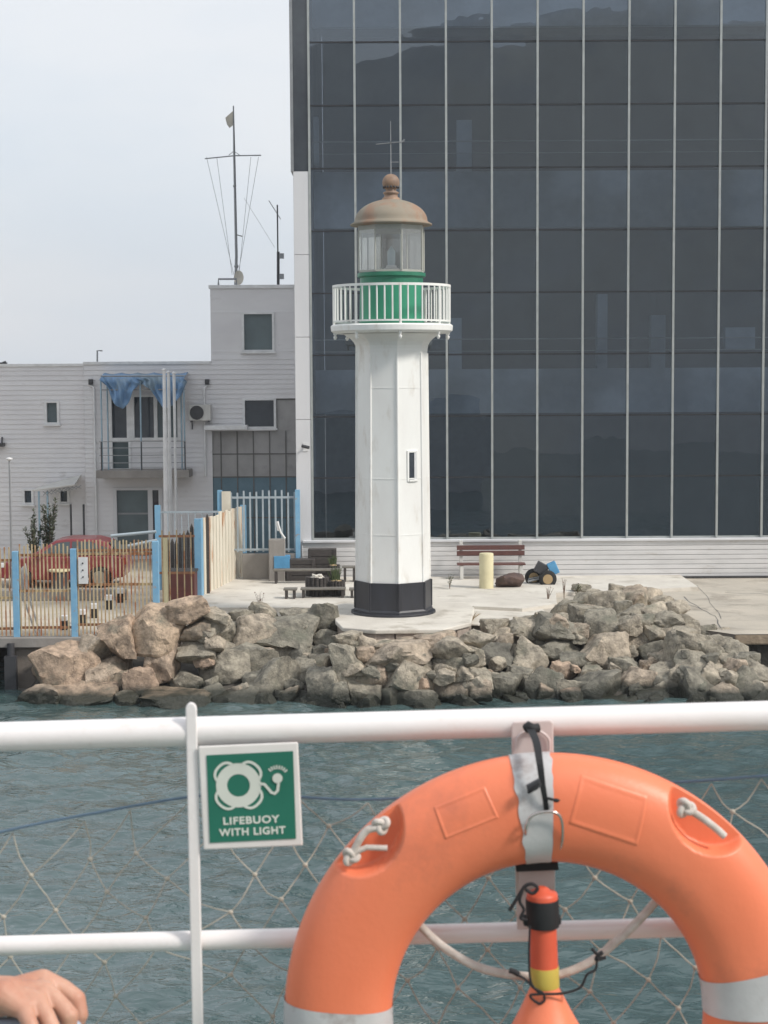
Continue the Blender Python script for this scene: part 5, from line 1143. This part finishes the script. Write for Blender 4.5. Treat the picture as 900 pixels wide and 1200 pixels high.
# rope knots in the recesses
def knot(c_, r, parent, m_='rope_white'):
    b = MB(); ax = Matrix.Rotation(random.uniform(0, 3), 3, 'Y'); pts = []
    for i in range(40):
        t = 2 * math.pi * i / 40; q = V((math.sin(t) + 2 * math.sin(2 * t)) * .33, -math.sin(3 * t) * .33, (math.cos(t) - 2 * math.cos(2 * t)) * .33) * r; pts.append(c_ + ax @ q)
    b.tube(pts, r * .42, 8, closed=True); return b.build('rope_knot', m_, parent)
YKn = YBU - .034
knot(P(447, 967, YKn), .0105, lb); knot(P(411, 1004, YKn), .0105, lb); knot(P(803, 947, YKn), .0115, lb)
b = MB(); b.tube([P(x, y, YKn) for x, y in smooth_path([(446, 970), (432, 972), (422, 983), (412, 1003)])], .0055, 10); b.tube([P(x, y, YKn) for x, y in ((413, 1000), (430, 993), (454, 994))], .0042, 10); b.build('rope_end', 'rope_white', lb)
b = MB(); b.tube([P(x, y, YKn) for x, y in smooth_path([(806, 948), (822, 958), (838, 970), (849, 980)])], .0055, 10); b.build('rope_end', 'rope_white', lb)
# grab line across the hole
b = MB(); gp_ = smooth_path([(480, 1068), (492, 1084), (520, 1110), (560, 1133), (605, 1143), (650, 1143), (690, 1128), (724, 1102), (752, 1075), (772, 1052)]); b.tube([P(x, y, YBU + .02) for x, y in gp_], .0062, 10); b.build('grab_line', 'rope_white', lb)
# bracket plate behind
br = thing('lifebuoy_bracket', P(625, 1090, YR - .024), 'worn white steel bracket plate hanging from the top rail behind the lifebuoy', 'bracket')
b = MB(); Yb = YR - .0255
def quad_plate(b, pts, y0, y1):
    vs = [P(x, y, y0) for x, y in pts]; vs2 = [v + V(0, y1 - y0, 0) for v in vs]; n = len(pts)
    b.add(vs + vs2, [tuple(range(n)), tuple(range(2 * n - 1, n - 1, -1))] + [(i, (i + 1) % n, (i + 1) % n + n, i + n) for i in range(n)])
quad_plate(b, [(599, 850), (602, 846), (645, 844), (648.5, 847), (650, 960), (651, 1088), (606, 1090), (602, 960)], Yb - .004, Yb); b.build('plate', 'plate', br, bevel=.002)
b = MB(); b.tube([P(x, y, Yb - .008) for x, y in smooth_path([(604, 880), (606, 865), (616, 857), (632, 857), (643, 866), (644, 880)])], .002, 8); b.build('wire_loop', 'plate', br)
b = MB(); b.sphere(P(624, 853, Yb - .007), .005, 6); b.build('bolt', 'dark_metal', br)
# horizontal strap
b = MB(); quad_plate(b, [(604, 1013), (654, 1011), (655, 1020), (605, 1022)], YBU + .005, YBU + .012); b.sphere(P(611, 1012, YBU + .004), .003, 5); b.sphere(P(627, 1012, YBU + .004), .003, 5); b.build('rubber_strap', 'strap', br, bevel=.001)
b = MB(); quad_plate(b, [(605, 998), (650, 996), (651, 1006), (605, 1008)], YBU + .02, YBU + .03); quad_plate(b, [(608, 1020), (650, 1019), (650, 1040), (608, 1042)], YBU + .03, YBU + .035); b.build('cradle', 'plate', br, bevel=.001)
# hanging strap + bail
st = thing('hanging_strap', P(624, 852, YBU - .055), 'black webbing strap with buckle hanging down over the lifebuoy from the rail', 'strap')
path = smooth_path([(620, 851, 2.405), (628, 868, 2.345), (632, 890, YBU - .058), (636, 920, YBU - .062), (639, 938, YBU - .06), (641, 954, YBU - .052)], 5); b = MB()
vsL = []
for (x, y, Yy) in path: vsL.append((P(x - 5 + (y - 851) * .022, y, Yy), P(x + 5 - (y - 851) * .022, y, Yy)))
vs = [v for pr in vsL for v in pr]; vs2 = [v + V(0, .003, 0) for v in vs]; n = len(vsL)
b.add(vs + vs2, [(2 * i, 2 * i + 1, 2 * i + 3, 2 * i + 2) for i in range(n - 1)] + [(2 * n + 2 * i, 2 * n + 2 * i + 2, 2 * n + 2 * i + 3, 2 * n + 2 * i + 1) for i in range(n - 1)] + [(2 * i, 2 * i + 2, 2 * n + 2 * i + 2, 2 * n + 2 * i) for i in range(n - 1)] + [(2 * i + 1, 2 * n + 2 * i + 1, 2 * n + 2 * i + 3, 2 * i + 3) for i in range(n - 1)]); b.build('webbing', 'strap', st)
b = MB(); quad_plate(b, [(617, 921), (632, 913), (635, 921), (629, 926), (619, 931)], YBU - .068, YBU - .060); b.build('buckle', 'dark_metal', st, bevel=.001)
b = MB(); b.tube([P(x, y, Yy) for x, y, Yy in ((632, 918, YBU - .066), (624, 924, YBU - .07), (619, 929, YBU - .067))], .0022, 6); b.sphere(P(652, 938, YBU - .06), .0035, 6, (1.4, 1, .8)); b.tube([P(640, 935, YBU - .06), P(652, 938, YBU - .06)], .0022, 6); b.build('toggle', 'strap', st); b = MB(); b.tube([P(615, 854, 2.402), P(619, 852, 2.40), P(625, 854, 2.40), P(631, 853, 2.403)], [.006, .009, .007, .007], 8); b.build('knot', 'strap', st)
b = MB(); b.tube([P(x, y, Yy) for x, y, Yy in smooth_path([(617, 1000, YBU + .005), (616, 975, YBU - .056), (620, 960, YBU - .062), (630, 953, YBU - .064), (645, 951, YBU - .064), (655, 955, YBU - .062), (659, 966, YBU - .058), (659, 985, YBU - .05), (655, 1000, YBU - .035)], 5)], .0022, 8); b.build('wire_bail', 'chrome', st)
# emergency light
YE = YBU - .02; el = thing('emergency_light', P(638, 1250, YE), 'orange self-igniting lifebuoy light with yellow band hanging upside down in the ring', 'buoy light')
def lathe_px(prof, name, m_, n_=32, xoff=lambda y: 635 + (y - 1045) * .03):
    b = MB(); vs = []
    for (r, y) in prof:
        c_ = P(xoff(y), y, YE)
        for k_ in range(n_):
            a = 2 * math.pi * k_ / n_; vs.append(c_ + V(r * upm * math.sin(a), -r * upm * math.cos(a), 0))
    fs = [(i * n_ + q, i * n_ + (q + 1) % n_, (i + 1) * n_ + (q + 1) % n_, (i + 1) * n_ + q) for i in range(len(prof) - 1) for q in range(n_)]
    b.add(vs, fs, True); b.add(vs[:n_], [tuple(range(n_))]); b.add(vs[-n_:], [tuple(range(n_))]); return b.build(name, m_, el)
lathe_px([(4, 1039), (8, 1041), (10, 1044), (17, 1046), (18, 1049), (18, 1054)], 'cap', 'orange_deep'); lathe_px([(18.5, 1053), (19, 1056), (19, 1082), (18.5, 1085)], 'black_clip', 'strap')
lathe_px([(15.5, 1085), (16, 1133)], 'tube', 'orange_deep'); lathe_px([(16.6, 1132), (17, 1134), (17.2, 1153), (17, 1155)], 'yellow_band', 'yellow')
lathe_px([(16.4, 1155), (17, 1158), (30, 1185), (46, 1215), (58, 1240), (62, 1260), (60, 1300), (40, 1318), (10, 1322)], 'lamp_body', 'orange')
b = MB(); quad_plate(b, [(613, 1078), (658, 1076), (658, 1084), (614, 1086)], YE - .006, YE + .02); b.build('clip_base', 'strap', el, bevel=.002)
def cord(pts, name_, r=.0019):
    b = MB(); b.tube([P(x, y, Yy) for x, y, Yy in smooth_path([(x, y, YE - .027) for x, y in pts], 6)], r, 6); return b.build(name_, 'cord', el)
cord([(597, 1067), (604, 1056), (610, 1046), (616, 1038), (624, 1036), (630, 1041), (624, 1047), (616, 1042)], 'tie_cord', .0026); cord([(612, 1044), (609, 1056), (614, 1066), (610, 1076), (618, 1078)], 'tie_cord', .0022)
cord([(598, 1138), (604, 1141), (616, 1148), (626, 1158), (636, 1164), (638, 1172), (632, 1176), (624, 1171), (622, 1166), (636, 1165), (660, 1164), (680, 1157), (688, 1142), (698, 1136), (700, 1122), (706, 1118)], 'lanyard'); cord([(621, 1085), (620, 1120), (622, 1150), (632, 1164)], 'lanyard', .0016)
cord([(694, 1112), (700, 1118), (706, 1116), (698, 1124), (710, 1122)], 'cord_knot', .0026); cord([(597, 1137), (603, 1139), (608, 1142)], 'cord_knot', .004)

# ------------------------------------------------------------------ person at the left with the hand in frame
def capsule(b, p1, r1, p2, r2, n=14):
    p1, p2 = V(*p1), V(*p2); d = p2 - p1; L = d.length or 1e-6; d.normalize(); pts = []; rs = []
    for a in np.linspace(-90, 0, 7): pts.append(p1 + d * (math.sin(R(a)) * r1)); rs.append(max(1e-4, r1 * math.cos(R(a))))
    for a in np.linspace(0, 90, 7): pts.append(p2 + d * (math.sin(R(a)) * r2)); rs.append(max(1e-4, r2 * math.cos(R(a))))
    b.tube(pts, rs, n, caps=True)
def remesh(o, vox, it=6, fac=.5):
    m_ = o.modifiers.new('r', 'REMESH'); m_.mode = 'VOXEL'; m_.voxel_size = vox; m_.use_smooth_shade = True
    s_ = o.modifiers.new('s', 'SMOOTH'); s_.iterations = it; s_.factor = fac
YH = 2.06
def H(px, py, dy=0.0): return P(px, py, YH + dy)
body = MB()
wr = H(-12, 1168); el_ = V(wr.x - .24, wr.y - .04, wr.z - .01); shd = V(-1.02, 1.86, DECK + 1.02)
capsule(body, wr, .026, H(10, 1167, .0), .0245); capsule(body, el_, .043, wr + V(-.02, 0, 0), .028); capsule(body, shd, .052, el_, .042)
knp = [H(50, 1149, .036), H(52, 1162, .012), H(43, 1174, -.010), H(28, 1184, -.028)]
for kp, rk in zip(knp, (.0145, .014, .0135, .012)): capsule(body, H(4, 1167, (kp.y - YH) * .5), .020, kp, rk)
capsule(body, knp[0], .012, knp[1], .012); capsule(body, knp[1], .012, knp[2], .012); capsule(body, knp[2], .012, knp[3], .011)
capsule(body, H(10, 1165, .012), .021, H(34, 1163, .012), .0165)
F_ = [
 [knp[0], H(74, 1159, .034), H(89, 1171, .028), H(94, 1189, .022), H(89, 1204, .024)],
 [knp[1], H(69, 1176, .002), H(81, 1190, -.006), H(80, 1205, -.006), H(73, 1213, .002)],
 [knp[2], H(54, 1190, -.024), H(60, 1204, -.032), H(56, 1217, -.028), H(50, 1222, -.018)],
 [knp[3], H(35, 1199, -.046), H(39, 1212, -.052), H(36, 1222, -.046), H(32, 1226, -.036)]]
rad = [(.0145, .0122, .0124, .0102, .0085), (.014, .0118, .0120, .010, .0085), (.0132, .0110, .0112, .0094, .008), (.0118, .0098, .010, .0084, .007)]
for ch, rd in zip(F_, rad):
    for i in range(4): capsule(body, ch[i], rd[i], ch[i + 1], rd[i + 1])
th_ = [H(12, 1174, .034), H(34, 1196, .052), H(54, 1208, .046), H(68, 1214, .036)]
for i in range(3): capsule(body, th_[i], (.017, .0125, .011)[i], th_[i + 1], (.0125, .011, .009)[i])
# rest of the seated figure, outside the frame
tx = -1.22; hip = V(tx, 1.75, DECK + .52)
capsule(body, hip, .15, V(tx, 1.80, DECK + .85), .135); capsule(body, V(tx, 1.80, DECK + .85), .13, V(tx, 1.84, DECK + 1.0), .12); capsule(body, V(tx - .14, 1.84, DECK + 1.02), .065, V(tx + .16, 1.86, DECK + 1.02), .065)
capsule(body, V(tx, 1.84, DECK + 1.05), .055, V(tx, 1.86, DECK + 1.18), .05); capsule(body, V(tx, 1.87, DECK + 1.23), .075, V(tx, 1.85, DECK + 1.32), .09); capsule(body, V(tx, 1.95, DECK + 1.24), .012, V(tx, 1.965, DECK + 1.21), .015)
capsule(body, V(tx - .2, 1.84, DECK + 1.0), .05, V(tx - .26, 1.85, DECK + .75), .04); capsule(body, V(tx - .26, 1.85, DECK + .75), .04, V(tx - .15, 2.05, DECK + .62), .028); capsule(body, V(tx - .15, 2.05, DECK + .62), .03, V(tx - .11, 2.13, DECK + .61), .02)
for s_ in (-1, 1):
    kx = tx + s_ * .11; capsule(body, V(kx, 1.75, DECK + .5), .085, V(kx, 2.18, DECK + .50), .06); capsule(body, V(kx, 2.18, DECK + .48), .055, V(kx, 2.2, DECK + .08), .038); capsule(body, V(kx, 2.18, DECK + .04), .035, V(kx, 2.34, DECK + .03), .03)
ORG = (tx, 1.75, DECK)
pn = body.build('person', 'skin', None, loc=ORG); remesh(pn, .0019, 3, .5); tag(pn, 'person at the lower left edge, bare forearm and curled hand on a pale blue bar', 'person')
cl = MB(); capsule(cl, hip, .165, V(tx, 1.80, DECK + .86), .15); capsule(cl, V(tx, 1.80, DECK + .85), .148, V(tx, 1.84, DECK + .98), .135); capsule(cl, V(tx - .15, 1.84, DECK + 1.0), .085, V(tx + .17, 1.86, DECK + 1.0), .085); capsule(cl, shd, .07, shd.lerp(el_, .55), .062); capsule(cl, V(tx - .2, 1.84, DECK + 1.0), .07, V(tx - .24, 1.85, DECK + .86), .06)
o = cl.build('t_shirt', 'shirt', pn); remesh(o, .01, 6)
cl = MB()
for s_ in (-1, 1): kx = tx + s_ * .11; capsule(cl, V(kx, 1.74, DECK + .5), .1, V(kx, 2.18, DECK + .50), .075); capsule(cl, V(kx, 2.18, DECK + .49), .075, V(kx, 2.2, DECK + .14), .06)
o = cl.build('trousers', 'trousers', pn); remesh(o, .01, 4)
cl = MB(); capsule(cl, V(tx, 1.83, DECK + 1.29), .088, V(tx, 1.835, DECK + 1.345), .09); o = cl.build('hair', 'hair', pn); remesh(o, .008, 3)
# bench the person sits on with the pale blue bar
sb = thing('deck_bench', (tx, 1.75, DECK), 'pale blue tubular bar of the deck bench under the hand', 'bench')
b = MB(); pa = H(88, 1212, .0); capsule(b, V(tx - .5, pa.y, pa.z - .0), .021, pa - V(.01, 0, 0), .021, 20); b.build('armrest_bar', 'pipe_blue', sb)
b = MB(); b.box(tx - .35, tx + .3, 1.5, 2.0, DECK + .36, DECK + .41); b.build('seat', 'hull', sb, bevel=.01)
for x in (tx - .3, tx + .24): b = MB(); b.box(x, x + .04, 1.55, 1.95, DECK, DECK + .358); b.build('leg', 'hull', sb)
b = MB(); b.tube([(pa.x - .12, pa.y, pa.z), (pa.x - .12, pa.y, DECK)], .014, 10); b.build('bar_post', 'pipe_blue', sb)

# ------------------------------------------------------------------ haze
b = MB(); b.box(-1300, 1300, -1300, 1300, -3, 84)
hz = b.build('haze', 'sign_white'); hz['kind'] = 'stuff'; hz.data.materials.clear()
hm = bpy.data.materials.new('haze'); hm.use_nodes = True; hn = hm.node_tree; hn.nodes.clear(); ho = nd(hn, 'ShaderNodeOutputMaterial'); hv = nd(hn, 'ShaderNodeVolumePrincipled'); hv.inputs['Color'].default_value = (.92, .95, 1, 1); hv.inputs['Density'].default_value = HAZE; hv.inputs['Anisotropy'].default_value = .2
hn.links.new(hv.outputs[0], ho.inputs['Volume']); hz.data.materials.append(hm)

# ------------------------------------------------------------------ light, sky, camera
SUN = V(0.80, -0.42, 0.80).normalized(); elev = math.asin(SUN.z); az = math.atan2(SUN.x, SUN.y)
sl = bpy.data.lights.new('sun', 'SUN'); sl.energy = 2.5; sl.angle = R(10); sl.color = (1.0, .95, .88); so = bpy.data.objects.new('sun', sl); col.objects.link(so); so.rotation_euler = SUN.to_track_quat('Z', 'Y').to_euler(); so.location = (30, -10, 40)
w = bpy.data.worlds.new('World'); scene.world = w; w.use_nodes = True; nt = w.node_tree; bg = nt.nodes['Background']; bg.inputs[1].default_value = .10
sky = nt.nodes.new('ShaderNodeTexSky'); sky.sky_type = 'NISHITA'; sky.sun_disc = False; sky.sun_elevation = elev; sky.sun_rotation = az; sky.dust_density = 3; sky.air_density = 1.2
tc = nt.nodes.new('ShaderNodeTexCoord'); mp = nt.nodes.new('ShaderNodeMapping'); mp.inputs['Scale'].default_value = (1, 1, 3.2); nt.links.new(tc.outputs['Generated'], mp.inputs['Vector'])
nz = nt.nodes.new('ShaderNodeTexNoise'); nz.inputs['Scale'].default_value = 3.2; nz.inputs['Detail'].default_value = 5; nz.inputs['Roughness'].default_value = .5; nt.links.new(mp.outputs[0], nz.inputs['Vector'])
rp = nt.nodes.new('ShaderNodeValToRGB'); rp.color_ramp.elements[0].position = .38; rp.color_ramp.elements[0].color = (6.6, 7.15, 7.8, 1); rp.color_ramp.elements[1].position = .62; rp.color_ramp.elements[1].color = (7.6, 7.8, 8.1, 1); nt.links.new(nz.outputs['Fac'], rp.inputs[0])
mx = nt.nodes.new('ShaderNodeMix'); mx.data_type = 'RGBA'; mx.inputs[0].default_value = .88; nt.links.new(sky.outputs[0], mx.inputs[6]); nt.links.new(rp.outputs[0], mx.inputs[7]); nt.links.new(mx.outputs[2], bg.inputs[0])
cd = bpy.data.cameras.new('camera'); cam = bpy.data.objects.new('camera', cd); col.objects.link(cam); cam.location = CP; cam.rotation_euler = CR.to_euler()
cd.sensor_fit = 'HORIZONTAL'; cd.sensor_width = 36; cd.lens = 36 * F / 900; cd.clip_start = .05; cd.clip_end = 6000; cd.dof.use_dof = True; cd.dof.focus_distance = 43; cd.dof.aperture_fstop = 24
scene.camera = cam
scene.view_settings.view_transform = 'Standard'; scene.view_settings.look = 'None'; scene.view_settings.exposure = 0.34; scene.view_settings.gamma = 1.0
scene.render.resolution_x = 768; scene.render.resolution_y = 1024
bpy.context.view_layer.update()
